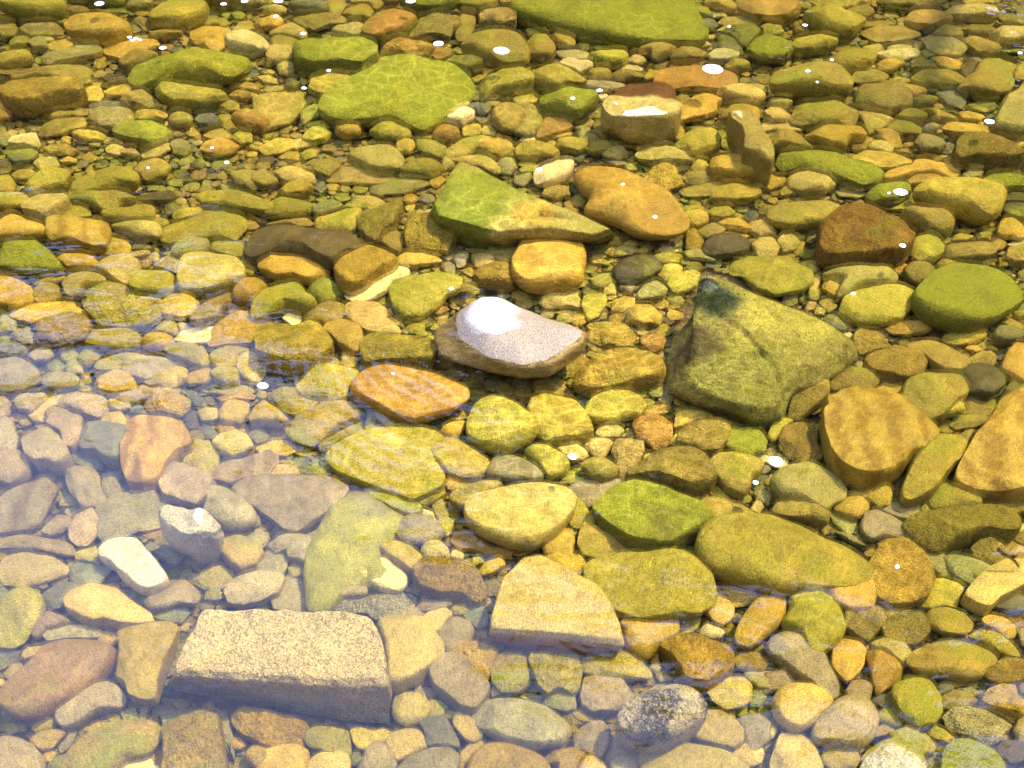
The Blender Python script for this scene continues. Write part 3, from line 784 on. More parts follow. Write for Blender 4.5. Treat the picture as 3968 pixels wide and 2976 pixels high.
T o 182,110 188,100 204,94 224,88 246,86 266,90 276,98 272,108 264,122 252,134 238,142 222,143 208,138 196,132 184,122 =large smooth pinkish egg-shaped boulder right of centre bottom
R s 168,134 172,126 182,126 192,134 206,144 222,146 234,144 236,148 222,152 204,150 188,144 176,142 =rust-brown slanting slab under the pinkish egg-shaped boulder
y b 92,92 104,90 118,96 132,102 144,106 140,112 132,114 118,110 104,102
N s 44,164 46,152 54,134 66,112 78,96 92,96 104,104 116,112 130,114 122,122 118,132 116,138 106,146 106,154 120,166 110,172 80,176 60,200 46,196 =tall grey-green slab with a yellow algae patch standing in the sky glare
N o 120,124 126,117 136,113 148,114 158,120 162,128 158,134 146,138 132,139 122,134 =grey round pebble between the grey-green slab and the pinkish egg-shaped boulder
T a 134,112 142,107 152,110 156,116 146,114
K s 152,104 160,99 166,110 166,120 158,118 154,110
O b 140,102 150,92 162,88 164,96 154,102 144,106
y a 156,120 164,114 170,118 172,126 164,132
M o 104,144 110,138 122,136 134,140 143,148 142,156 134,164 130,160 118,154 =olive pebble with a grey reflection behind the pinkish long pebble
K r 142,144 148,136 158,135 166,142 168,150 160,153 146,152
C b 168,148 172,142 180,147 178,154 170,153
T a 185,150 194,150 198,154 188,157
Y o 192,162 198,154 212,150 216,156 206,164 196,166
N b 10,138 20,132 38,132 52,135 50,144 46,152 42,158 28,152 26,142 12,148 =pale grey-green stone above the lilac cube at left
N s 0,170 2,154 12,142 24,142 28,152 26,160 22,168 26,174 14,180 -2,178
P a 27,158 36,154 44,158 42,166 30,168
P a -6,134 2,124 12,132 8,140 0,146 -6,142
C o 76,152 84,149 98,149 112,152 122,160 130,166 130,174 122,179 108,178 98,174 88,166 78,160 =smooth pinkish long pebble lying across the grey-green slab
Y b 138,164 144,154 156,152 172,152 186,156 192,164 196,174 198,184 190,190 176,184 160,184 144,180 138,172 =dark pitted yellow-black stone left of the tan table-shaped stone
N o -4,112 4,114 4,122 -4,124
T s 110,34 102,26 106,34 130,40 142,38 142,36 130,38
Y r 159,42 166,36 176,30 182,32 178,44 172,50 164,48
O r 92,38 100,35 108,40 96,44
S s 40,74 52,70 62,76 66,82 54,80 44,78
N s 58,122 50,128 40,130 52,133 60,124
M o 42,6 48,0 74,-2 78,12 70,16 56,14 50,8
G a 66,10 76,0 86,6 88,14 74,16 66,16
@2,2
y b 14,26 20,14 32,10 52,12 62,24 68,36 70,44 58,50 42,52 30,54 20,46 =rippled yellow squared stone right of the round yellow-green boulder
M o 63,24 70,14 84,6 100,5 110,10 116,18 110,26 98,30 84,34 72,34 64,28 =rippled green oval stone right of the rippled yellow squared stone
K a 72,44 76,38 90,34 97,40 92,46 78,47
S a 57,16 62,11 66,14 65,20 59,20 =tiny white-grey chip between two rippled stones
T a 104,36 106,30 118,28 130,28 138,34 139,44 134,54 124,57 116,52 108,46 =orange rough-skinned round stone below the ochre rippled rock =R
R a 112,26 118,18 130,18 138,20 134,26 124,29
T o 39,56 44,50 54,50 62,56 66,62 62,66 54,69 48,66 =small pinkish-grey nodule with a foam fleck on it
T a 62,54 70,48 84,48 88,50 80,62 76,64 68,60
M o 10,60 18,54 30,54 40,60 48,66 49,72 42,80 32,84 26,76 16,66
K a 86,58 90,48 102,45 112,50 114,60 110,70 102,76 98,82 92,78 90,68
O r 60,70 64,65 74,62 84,66 91,72 90,80 80,84 68,82 61,76 =dark olive round pebble below the small pinkish nodule
B b 100,78 108,72 120,64 138,58 152,56 164,62 172,74 176,84 170,90 152,94 138,88 124,84 108,84 =broad brown wedge-shaped stone in the middle right
O b 144,44 150,38 162,34 176,30 184,32 188,40 184,52 178,60 166,62 152,54 142,52 =olive-grey squarish pebble with pale sheen below the standing rock
y a 136,52 144,40 148,42 142,54
G o 184,46 190,38 204,38 214,42 220,50 218,60 206,64 192,60 184,54 =smooth green oval pebble below the standing rock
Y b 140,38 142,26 152,24 170,28 174,31 160,34 148,38
K s 114,62 128,58 142,56 126,64 114,70
O o 170,66 178,60 190,60 206,64 218,70 214,78 206,84 206,94 198,99 186,92 176,80 =brown-olive stone right of the broad brown wedge-shaped stone
R s 122,88 128,83 136,88 146,96 156,104 148,102 134,92
G b 70,108 78,98 90,88 102,85 116,88 136,96 154,106 168,112 172,120 166,128 150,136 138,144 124,146 110,142 96,134 84,122 =large bright green stone with white scratches at the centre of the lower half
N s 48,88 60,84 76,84 76,88 88,82 99,86 88,92 74,104 66,106 58,98
L s 36,85 50,78 62,82 66,84 50,86
Y s 46,88 52,88 60,98 66,110 72,118 64,124 54,124 47,118 54,110 56,100
O s 57,140 60,124 64,118 74,122 88,134 100,138 114,144 96,146 72,152 62,150
M o 64,152 74,146 96,143 118,146 140,144 158,152 168,164 172,176 176,190 160,202 140,205 110,208 84,198 70,184 66,168 =large flat olive-green stone right of the tan table-shaped stone
M o 160,150 164,134 170,122 186,116 204,115 222,115 246,120 270,132 300,144 314,156 306,170 286,176 260,180 230,182 200,176 172,166 =very large yellow-green mossy boulder at lower right
O s 162,104 166,98 176,96 190,100 206,108 216,114 190,116 174,120 168,110
B o 24,138 30,128 42,124 52,126 54,136 52,148 40,150 28,148 =yellow-brown square pebble below the pinkish egg-shaped boulder =Y
M s 0,148 4,142 18,140 20,144 10,148
Y b 24,156 30,150 44,147 58,148 63,154 62,164 54,168 40,162
Y a 154,102 160,96 162,102 158,106
K a 140,146 150,140 158,144 158,150 148,152
Y s 168,92 176,88 190,100 176,98
L o 208,94 214,90 224,96 222,106 212,100
C s 204,65 214,62 240,64 236,74 226,72 220,68
T a 206,108 212,100 218,106 214,112
Y a 0,54 16,52 20,54 10,58 0,60
O a 16,0 36,-2 52,4 55,12 44,10 20,8
@2,3
O b 18,26 22,8 24,-4 34,-14 44,-10 50,0 52,12 46,18 36,24 28,29 =grey-brown tall stone beside the standing rock's right foot
b b 46,14 50,30 58,14 72,9 86,8 100,10 116,16 132,26 142,34 145,42 142,54 132,62 122,66 114,76 104,83 88,87 74,84 62,76 54,66 48,50 46,38 =large round banded tan boulder at right =q
Y o 93,4 98,0 112,-2 118,2 112,10 104,12 96,10
y o 116,14 120,2 130,-2 150,-2 160,6 164,16 170,26 160,30 144,30 132,22 =mossy yellow round stone above the large banded boulder
B s 152,24 160,16 170,24 170,28 162,30
O s 168,16 176,8 190,10 202,20 196,26 180,28 168,26
O s 156,36 162,30 184,24 196,24 188,34 176,38 162,40
B s 52,12 60,8 68,10 60,13
B s 36,26 44,18 56,14 52,22 40,26
O a 9,48 14,38 24,32 40,27 44,28 42,44 42,54 47,66 38,68 28,69 18,64 10,56 =brown chipped stone with a broken right edge left of the large banded boulder =B
y o 0,44 4,34 14,30 26,30 18,34 10,44 6,52 2,50
M o 122,74 124,68 132,58 144,48 156,46 166,46 172,54 170,64 160,72 152,84 146,94 134,100 120,103 117,94 120,84 =green-grey bent oblong stone between two big tan boulders
b b 162,78 168,66 176,52 186,40 198,22 212,14 232,8 250,20 250,90 226,96 204,97 186,94 172,90 162,84 =large tan streaked boulder cut by the right edge =q
K a 166,44 170,40 180,40 178,46 173,51
B s 142,50 144,43 160,44 152,50 142,54
L o 2,88 8,78 20,70 34,68 46,72 58,80 67,90 66,98 56,104 50,112 30,104 12,100 =grey-green smooth triangular stone below the chipped brown stone
O o 2,110 16,98 30,94 44,93 50,100 52,112 52,122 36,120 18,116
y a 68,92 84,90 104,86 107,96 106,104 96,108 84,100 74,98 =bright yellow flake below the large banded boulder
Y o 57,104 62,98 72,96 82,99 87,108 84,114 76,118 66,115 59,110 =small round golden pebble below the large banded boulder
L s 52,112 56,108 64,116 76,120 78,128 68,130 56,120
N s 98,108 102,104 118,103 136,106 134,112 122,117 108,114 =thin pale grey chip with dark cracks at lower right
N o 79,124 84,112 92,109 106,114 118,122 123,130 110,134 98,134 90,138 82,132 =dark grey-brown rounded stone above the pinkish smooth pebble
M o 139,100 144,90 152,86 164,94 180,98 184,106 172,108 156,109 144,108
M b 116,122 130,112 150,110 180,108 204,110 214,118 216,128 210,136 192,132 176,134 160,140 150,148 140,144 128,134 =wide green-yellow mossy rock at lower right
y a 136,100 142,104 142,110 130,112
O o 196,102 204,97 226,94 226,112 212,114 200,110
R o 92,140 98,132 110,130 128,132 139,138 134,144 116,142 104,140 =smooth salmon-pink pebble peeping out behind a golden stone
Y b 86,158 90,148 98,140 114,136 122,140 132,150 140,162 142,174 136,186 122,191 104,190 92,182 84,170 =golden brown pointed stone with a foam fleck at lower right
L o 126,146 140,144 154,150 160,160 162,168 150,168 140,158 130,150
L o 150,150 162,148 184,152 200,162 210,172 196,178 176,176 160,168
O b 174,144 180,138 190,135 202,142 210,154 204,162 190,158 178,152
Y s 192,134 206,132 226,142 222,150 206,148 196,138
C o 216,122 220,121 224,124 222,130 217,128
O o 212,134 220,126 230,128 230,142 216,138
O o 212,152 224,144 232,150 228,166 214,160
Y o 48,166 56,160 74,162 88,172 92,184 90,194 80,198 68,196 56,192 50,182 =small round tan pebble in front of the very large mossy boulder
L s 54,124 64,128 78,134 86,142 74,138
D o 198,16 206,4 222,0 226,12 208,20
g o 172,6 180,-6 200,-4 206,4 198,12 184,10

@3,0
T s -4,2 20,2 22,6 12,11 -4,8
S o -4,12 4,10 8,14 2,26 -4,28
M o -6,34 6,20 14,14 22,11 30,14 36,20 39,28 36,36 28,48 20,58 8,62 -6,60 =rippled pale green oval stone at the left edge
S s 32,22 40,14 52,6 70,3 78,6 72,12 66,20 56,28 44,31 38,28
T b 58,24 64,16 78,10 90,8 102,12 110,20 122,30 134,36 128,40 112,42 104,44 92,41 82,42 70,38 60,32 =large pinkish-tan pointed stone above the tan rippled stone at lower left
P o 125,24 132,14 138,6 150,2 162,4 170,12 174,20 170,28 156,26 140,30 130,30 =smooth grey-mauve rounded stone left above the speckled slab
S s 132,36 142,28 160,25 164,32 158,40 150,40
P o 27,46 34,34 44,31 56,36 62,40 50,46 40,48 34,56 28,54
N b 36,50 46,44 60,44 78,42 86,44 88,50 76,53 60,55 42,58
P o 14,92 26,80 36,68 40,60 54,54 70,54 84,54 96,58 99,64 92,76 84,88 74,98 62,106 50,114 36,124 24,126 10,124 4,114 4,104 =large red-brown speckled oval stone at lower left =V
b b 104,84 106,68 104,54 102,48 112,43 130,41 148,40 154,46 150,60 144,76 140,88 136,102 140,112 124,111 112,106 112,98 102,90 =tall tan rippled stone immediately left of the speckled slab
N o 49,126 54,112 68,106 80,96 92,92 102,96 108,104 106,112 92,116 80,120 66,130 56,133
Y o 26,132 34,126 48,118 50,126 44,132 32,136
B o 4,130 12,128 24,129 22,134 8,138
B o 24,142 34,134 50,133 58,134 52,142 46,150 36,152 28,148
N o -10,144 6,138 18,140 28,146 36,156 38,166 34,184 -10,184 =large grey-green rounded stone in the bottom left corner
N o 54,164 62,152 76,138 92,130 112,126 130,128 142,134 138,144 128,156 110,160 100,172 84,184 60,182 =large smooth greenish-grey boulder at the bottom left =O
R o 128,154 132,144 140,142 144,154 140,166 132,172 128,164
C a 101,166 106,158 118,162 128,156 136,162 140,176 120,186 104,180 =white-cream chip cut by the bottom edge
B b 142,134 158,126 176,120 190,124 192,140 196,166 200,180 160,190 140,184 144,160 =large brown angular boulder at the bottom left of centre
S s 139,118 150,115 168,114 178,120 160,126 142,132
N s 198,122 192,118 186,120 200,160 202,172 202,140
Y b 201,128 204,120 214,116 230,118 250,122 264,128 268,138 262,146 250,146 240,149 226,146 212,140 =long tan-orange pebble below the speckled slab
Y r 212,152 220,146 232,150 234,160 222,168 212,160
R o 201,142 206,139 214,146 208,150 202,150
S s -4,66 8,62 18,64 14,74 0,82 -4,80
T o 4,84 10,76 18,74 20,82 12,90 5,89
T o 18,70 24,62 38,60 34,68 20,74
P s 104,116 116,112 120,124 108,128
T a 120,120 128,112 130,116 124,126 120,126
P s 160,0 180,-4 200,-2 200,4 190,10 176,12 166,6
Y b 72,134 84,128 100,126 98,130 80,136
S o 92,82 98,70 101,74 96,80
N b 194,14 200,4 222,-2 246,2 240,18 224,24 210,26 198,24 =mauve-grey stone with bright wavy lines above the speckled slab
N o 176,20 178,12 190,12 194,20 186,22
N s 58,140 60,130 68,132 60,148 50,154 52,146
S s 40,166 46,156 58,154 54,168
Y a 36,162 38,152 50,152 44,160
S s 100,10 112,12 126,20 124,28 112,20
T s -4,88 4,90 6,94 -4,96
R a 82,94 88,88 88,92 84,96
@3,1
N s 14,22 22,6 30,-4 40,2 44,20 46,31 30,32 16,30
P o 50,16 56,4 66,-6 80,-4 92,6 97,16 90,19 76,20 62,22 54,20 =purple-grey domed stone above the speckled slab's right half
C s 47,29 56,24 70,20 96,18 116,14 134,14 139,20 132,28 124,33 108,38 102,38 96,33 74,33 60,32 =pale speckled flat stone above the speckled slab's right corner =N
Y o 126,12 130,9 134,11 132,14
P s 124,34 134,26 140,28 146,32 138,37 128,38
P o 139,26 144,20 160,19 170,22 168,27 154,30 142,30 =small mauve oval pebble left of the tan table-shaped stone
T b 106,46 112,40 120,35 144,38 150,46 160,60 162,68 150,80 138,92 124,99 114,100 114,84 112,66 =tan stone with a rosy lower side at the speckled slab's right side
T b 144,36 150,31 164,28 170,34 164,40 160,48 156,52 150,44
M a 167,30 172,24 180,22 184,30 178,34 172,34
S s 178,32 184,26 200,26 200,42 192,46 184,40
O o 158,50 164,40 174,36 184,40 188,48 184,60 176,66 166,66 160,60 =mauve-grey pebble with an olive shadow side left of the tan table-shaped stone =P
P b 149,86 150,76 160,70 172,68 182,76 186,84 196,88 201,98 198,106 188,116 178,116 166,106 154,98 =grey lumpy stone below the pebble with the olive shadow side
Y b 162,68 170,66 180,58 196,60 210,66 206,74 202,84 200,92 190,86 182,80 176,70
O o 203,82 206,72 214,66 226,66 234,72 239,84 237,94 226,101 212,100 204,92 =olive-brown round pebble below the tan table-shaped stone's left corner
C o 134,94 138,89 144,88 146,93 140,97
P o 136,98 144,95 154,98 157,104 148,107 140,104 =small purple-grey oval pebble right of the rosy tan stone
K r 118,114 120,106 130,101 142,102 150,110 150,118 144,126 130,131 122,128 118,122 =round tan ball-like pebble at the lower right corner of the speckled slab
O o 116,100 126,96 134,96 136,100 124,104
K o 150,108 160,108 166,114 160,122 150,122
D b 140,126 150,124 164,122 170,134 176,146 174,150 160,148 148,148 146,136 =dark blue-grey angular stone near the bottom centre =S
T o 170,128 172,118 180,118 188,124 194,132 196,140 190,144 182,144 174,136
N o 187,116 192,106 204,103 222,104 250,116 262,128 272,138 262,148 240,150 214,144 198,134 188,124 =large dark grey smooth oval stone near the bottom centre
T o 163,122 166,116 174,118 170,124
O o 42,142 50,132 62,131 80,134 82,146 82,156 60,152 46,148
Y o 84,144 82,134 90,132 108,136 114,130 118,134 112,142 98,152 88,150
T o 112,144 118,136 130,133 140,134 147,142 148,148 136,154 122,160 116,154 =smooth peach-tan round pebble near the bottom edge
N w 96,150 102,144 112,142 118,152 122,162 116,172 96,176 86,168 =grey triangular stone at the bottom edge
N o 120,166 134,154 150,148 166,148 175,156 174,170 160,184 126,182
Y o 0,160 8,152 24,146 36,146 46,152 44,162 40,176 4,178 =golden rounded stone at the bottom edge
T o 46,158 54,152 68,150 80,154 82,166 76,178 48,178 44,168
D r 80,160 84,152 90,152 92,160 84,166
T s 172,168 178,152 188,142 200,140 196,148 186,156 178,170
N o 182,172 188,156 198,146 212,144 234,148 250,160 256,176 240,190 196,190 =large grey-brown oval stone at the bottom edge left of centre =B
T o 104,42 110,38 116,40 108,46
C a 202,98 206,95 212,102 204,104
@3,2
M a 92,34 98,28 104,36 98,42 92,40
Y o 93,44 98,38 106,30 118,27 130,29 138,36 144,46 142,52 132,58 122,66 116,72 104,68 98,60 96,52 =large golden rounded pebble right of the tan table-shaped stone
T r 132,31 138,29 146,32 148,38 143,42 136,36
O o 148,34 150,26 158,26 164,36 152,36
K o 142,54 144,46 150,38 160,33 163,38 160,46 150,52
T o 160,16 162,10 170,8 178,10 186,18 192,30 190,38 182,44 174,40 164,30 =upright tan oblong pebble below the very large mossy boulder
Y o 174,6 182,3 196,8 208,14 212,20 202,26 192,28 186,18
C o 162,46 168,41 178,44 184,50 180,54 170,54 163,50
R b 126,60 140,54 160,50 170,56 184,60 190,68 192,78 188,86 176,92 168,98 156,97 148,92 146,82 138,70 =orange-brown pentagonal stone with a lilac reflection =Y
Y s 120,74 126,60 130,60 126,70 130,80
Y o 198,40 206,28 214,18 222,14 230,14 236,20 236,34 230,44 222,50 208,62 198,62 190,56 =upright orange pebble with a pale lilac lower half
M o 58,76 68,70 84,66 98,65 108,70 120,84 122,90 108,90 90,90 72,88 60,82 =mossy green pointed stone below the tan table-shaped stone
M b 15,74 18,68 30,66 44,68 57,70 60,84 58,98 52,104 40,100 30,106 22,96 18,84 =squared olive pebble below the tan table-shaped stone's middle
N b 59,104 62,90 70,88 94,92 104,104 106,108 96,116 82,118 70,118 61,112 =grey-green angular pebble above left of the speckled black-and-white stone
W o 92,122 98,112 110,106 126,98 140,95 156,99 164,106 168,116 166,124 156,130 146,136 132,142 118,141 104,136 94,130 =mottled black-and-white oval stone breaking the surface =e
T o 167,100 172,92 186,89 200,88 207,94 207,106 200,114 186,117 174,110 =orange-tan oval pebble right of the mottled black-and-white stone
B o 192,72 200,66 212,64 220,76 218,83 202,83 194,80
P o 198,84 224,82 236,94 230,100 214,98 202,88
N a 206,98 216,98 220,106 214,114 206,112
N s 118,100 124,94 140,92 128,100 112,104
K o 155,130 160,120 168,116 180,116 190,124 198,134 199,146 190,152 176,148 162,144 154,138 =rounded tan-grey stone below right of the mottled black-and-white stone
T s 174,117 184,118 194,121 188,125
N o 194,126 200,120 212,120 224,128 222,144 210,152 202,148 198,134
O o 53,144 56,134 68,126 78,126 85,134 84,146 78,156 66,154 54,150 =grey oval pebble with an olive top at the bottom =N
N s 80,158 86,140 94,137 118,144 108,152 92,156 82,162
N o 84,162 94,154 108,154 108,166 104,180 88,178
O o 111,158 114,150 126,144 144,142 164,146 184,152 200,164 206,180 180,196 130,194 114,180 =large olive-tan smooth boulder at the bottom edge =K
T o 186,152 198,146 212,144 218,152 216,162 204,166
R o 40,166 24,162 36,152 52,148 66,154 58,164 50,180 40,184
T o 52,176 58,160 68,154 78,160 84,176 70,186
M o -20,176 -10,150 2,144 14,152 22,166 24,184
N s 6,104 14,101 28,104 24,110 14,108
N o 26,110 36,100 48,98 54,104 56,114 46,118 34,114
T r 118,80 122,76 130,80 124,86
N a 124,86 132,82 138,90 128,92
@3,3
T o 51,14 50,2 60,-2 76,-2 86,2 92,14 90,24 80,29 68,26 58,20 =smooth tan round pebble right of the upright orange pebble
y a 125,18 132,12 140,4 146,2 158,6 168,12 164,22 162,28 150,27 138,28 130,24 =yellow angular flake right of the golden brown pointed stone
T b 168,20 174,12 188,-4 204,-14 222,-12 230,4 210,18 198,24 190,33 178,28 =broad tan angular stone behind the slate-blue pebble
L o 192,22 196,16 208,13 220,16 226,26 220,32 206,33 196,29 =slate-blue oval pebble near the right edge =S
M o 136,34 142,29 156,27 170,32 178,40 176,48 168,52 152,52 140,46 =smooth olive-yellow oval pebble at lower right
O b 98,46 106,36 120,32 132,34 139,42 138,52 128,62 116,60 102,54 =greenish brown blocky pebble left of the olive-yellow oval
Y a 92,26 100,21 118,21 124,30 112,34 102,38 94,32
Y o 184,38 190,34 204,37 213,44 214,52 208,55 196,48 186,42
K b 66,32 72,28 86,29 96,27 102,36 100,46 92,52 86,58 76,52 66,46 =khaki saddle-shaped stone at lower right
M o 12,44 20,30 18,16 28,10 44,14 58,24 64,36 66,48 62,56 50,66 40,68 26,50 =large green-olive pebble under the edge of the sky glare
D o 118,76 126,66 144,58 160,56 178,58 196,66 200,72 190,80 184,88 170,91 150,88 134,88 122,82 =large dark brown-olive oval stone at lower right =O
M o 172,50 184,47 200,52 214,64 218,72 200,68 184,58
M s 145,55 158,53 166,56 152,58
K o 87,58 100,54 114,56 124,68 120,80 112,74 100,66 90,62
R w 84,65 96,66 108,72 116,80 115,88 108,94 95,102 90,92 86,78 =triangular broken orange stone at lower right
Y o 55,68 58,58 66,52 80,56 84,66 82,78 78,86 68,93 60,86 55,78 =golden oval pebble left of the triangular broken orange stone
L o -2,60 4,54 14,50 24,52 36,60 48,70 54,84 60,96 60,106 54,108 40,96 24,86 10,74 0,66 =long grey-green slanting boulder with a pale edge at lower right =N
P o -4,84 14,82 24,92 14,98 -4,102
T r 4,106 10,96 20,92 36,94 50,102 56,112 48,122 38,132 26,136 14,130 6,120 =large pinkish-tan round boulder at lower right
P a 66,102 72,92 84,88 90,96 88,108 76,106
N r 38,138 44,124 58,108 70,103 82,104 92,114 94,128 90,142 80,150 66,150 52,146 42,146 =large grey-green egg-shaped boulder at lower right
S o 89,108 98,102 108,106 110,114 100,114
y b 106,104 110,94 122,90 134,88 142,94 148,106 149,120 142,130 128,133 116,124 110,116 =golden round boulder with a lilac patch at lower right
M w 116,90 118,84 128,86 141,90 138,94 124,92
S r 146,96 152,90 160,92 160,99 150,104
B o 149,106 160,99 176,102 182,108 170,114 154,116 150,112 =brown oval pebble right of the golden round boulder
Y b 183,110 190,98 202,94 212,95 214,104 222,112 222,122 204,118 190,114 =golden angular stone near the right edge above the cream angular stone
C a 151,120 160,114 172,113 184,115 196,117 214,124 206,134 198,144 188,146 176,140 160,136 154,128 =cream pitted angular stone at lower right
Y a 138,136 144,129 150,132 158,138 164,141 156,145 144,142
T o 212,134 216,124 226,118 230,144 218,144
M o 94,120 100,114 110,116 118,128 112,132 100,128 93,126 =small two-tone green pebble beside the large egg-shaped boulder
P o 92,132 100,128 110,132 102,138 92,140
M o 150,152 160,143 174,140 188,148 200,158 206,170 190,182 160,182 148,170 =round green mossy boulder at the bottom right edge =G
T s 192,150 200,152 204,162 202,170
C o 80,166 86,156 98,146 110,143 122,148 132,158 136,170 130,184 84,184 =white granite-speckled domed boulder at the bottom edge =W
K o 78,156 88,148 104,136 120,131 134,136 143,146 142,154 136,160 130,152 118,144 106,143 92,150 82,162 =green-grey stone behind the white granite-speckled dome =M
T o 46,156 50,148 58,142 68,142 76,150 79,160 74,168 58,170 48,164 =small tan pebble split by a dark line near the bottom edge
T o 2,160 6,146 12,136 22,134 32,140 40,152 46,166 42,184 8,184 2,172 =pinkish-tan and green egg-shaped stone at the bottom edge
T r -6,130 2,128 8,134 4,142 -6,140
D o 196,148 204,142 226,144 226,160 210,164 200,156
B b 186,86 196,76 206,70 226,74 230,86 214,94 196,94
O s 216,90 226,88 226,104 218,100
M a 134,160 146,154 154,160 146,170 134,168
S s 160,98 176,96 184,102 176,104
Y s 142,92 160,90 176,92 164,96
L o 216,46 226,44 226,64 218,60
"""
FLECKS = """1540 150 54
1083 110 42
947 95 27
887 3 24
352 104 22
280 81 14
293 84 15
286 88 12
303 87 10
215 8 24
483 9 18
528 3 22
655 73 18
596 36 16
657 191 16
710 153 14
602 3 24
1237 213 15
1295 196 18
1165 367 20
1415 469 14
1345 399 12
1946 416 40
2137 263 24
1739 55 16
1745 154 16
1765 178 9
1950 531 18
1843 635 16
1676 998 38
1632 1043 18
1236 987 24
568 834 26
975 624 15
849 808 11
490 352 16
458 320 11
320 363 9
1938 1225 15
1575 58 9
1797 130 12
1920 418 9
2203 115 14
1352 243 8
"""
# ------------------------------------------------------------ the ground under the water and around it
def gridmesh(xs, ys, zf):
    X, Y = np.meshgrid(xs, ys); Z = zf(X, Y)
    V = np.stack([X.ravel(), Y.ravel(), Z.ravel()], 1)
    nx, ny = len(xs), len(ys)
    i = (np.arange(ny - 1)[:, None] * nx + np.arange(nx - 1)[None, :]).ravel()
    return V, np.stack([i, i + 1, i + nx + 1, i + nx], 1)
def graded(lo, a, b, hi, step, n):
    """even steps between a and b, wider and wider ones out to lo and hi"""
    s = np.linspace(0, 1, n) ** 2.2
    return np.concatenate([(a - (a - lo) * s)[::-1][:-1], np.arange(a, b, step), b + (hi - b) * s])
rsb = np.random.RandomState(5); nb = Noise(rsb, 9); nb2 = Noise(rsb, 9)
def bedz(X, Y):
    P = np.stack([X.ravel() * 9, Y.ravel() * 9, 0 * X.ravel()], 1)
    z = nb(P) * .006 + nb2(P * 3.1) * .004
    far = np.clip((Y.ravel() - 6.6) / 2.2, 0, 1); near = np.clip((-.6 - Y.ravel()) / 1.5, 0, 1)
    z = z - .026 + far * far * (3 - 2 * far) * .9 + near * .55 + np.clip(Y.ravel() - 9, 0, 60) * .12
    return z.reshape(X.shape)
V, F = gridmesh(graded(-60, -1.9, 1.9, 60, .02, 26), graded(-12, .6, 4.2, 70, .02, 30), bedz)
mb = bpy.data.materials.new('riverbed_sand'); nt, N, L = nodes(mb)
out = N('OutputMaterial'); p = N('BsdfPrincipled'); L(p.outputs[0], out.inputs[0]); p.inputs['Roughness'].default_value = .9
geo = N('NewGeometry'); n1 = N('TexNoise'); n1.inputs['Scale'].default_value = 6; n1.inputs['Detail'].default_value = 8; L(geo.outputs['Position'], n1.inputs['Vector'])
v1 = N('TexVoronoi'); v1.inputs['Scale'].default_value = 70; L(geo.outputs['Position'], v1.inputs['Vector'])
r1 = N('ValToRGB'); ramp(r1, [(.3, (.07, .05, .018)), (.55, (.14, .10, .035)), (.75, (.26, .18, .06))]); L(n1.outputs[0], r1.inputs[0])
mx = N('Mix', data_type='RGBA', blend_type='MULTIPLY'); mx.inputs[0].default_value = .75; L(r1.outputs[0], mx.inputs[6]); bwn = N('RGBToBW'); L(v1.outputs['Color'], bwn.inputs[0]); L(bwn.outputs[0], mx.inputs[7]); L(mx.outputs[2], p.inputs['Base Color'])
bp = N('Bump'); bp.inputs['Strength'].default_value = .8; bp.inputs['Distance'].default_value = .01; L(v1.outputs['Distance'], bp.inputs['Height']); L(bp.outputs[0], p.inputs['Normal'])
bed = link('riverbed', mesh_from('riverbed', V, F), mb); tag(bed, kind='structure')

# ------------------------------------------------------------ stones
def poly_world(G, z):
    G = np.asarray(G, float); out = []
    for i in range(len(G)):
        a, b = G[i], G[(i + 1) % len(G)]
        for t in np.linspace(0, 1, 8, endpoint=False): out.append(a + (b - a) * t)
    return unproj(np.array(out), z)
NR = 128
def radial(W, ctr, sm):
    d = W - ctr; a = np.arctan2(d[:, 1], d[:, 0]); r = np.hypot(d[:, 0], d[:, 1])
    o = np.argsort(a); a = a[o]; r = r[o]
    g = np.linspace(-np.pi, np.pi, NR, endpoint=False)
    rr = np.interp(g, np.concatenate([a - 2 * np.pi, a, a + 2 * np.pi]), np.tile(r, 3))
    if sm > 0:
        k = np.exp(-.5 * (np.arange(-20, 21) * (360 / NR) / sm) ** 2); k /= k.sum()
        rr = np.convolve(np.tile(rr, 3), k, 'same')[NR:2 * NR]
    return g, rr
def centroid(G):
    G = np.asarray(G, float); x, y = G[:, 0], G[:, 1]; x2, y2 = np.roll(x, -1), np.roll(y, -1)
    c = x * y2 - x2 * y; A = c.sum() / 2
    return np.array([((x + x2) * c).sum(), ((y + y2) * c).sum()]) / (6 * A), abs(A)
PROF = {'r': (2.1, .74), 'o': (2.4, .55), 'a': (3.2, .42), 'b': (4.2, .55), 's': (3.4, .26), 'w': (3.0, .45)}
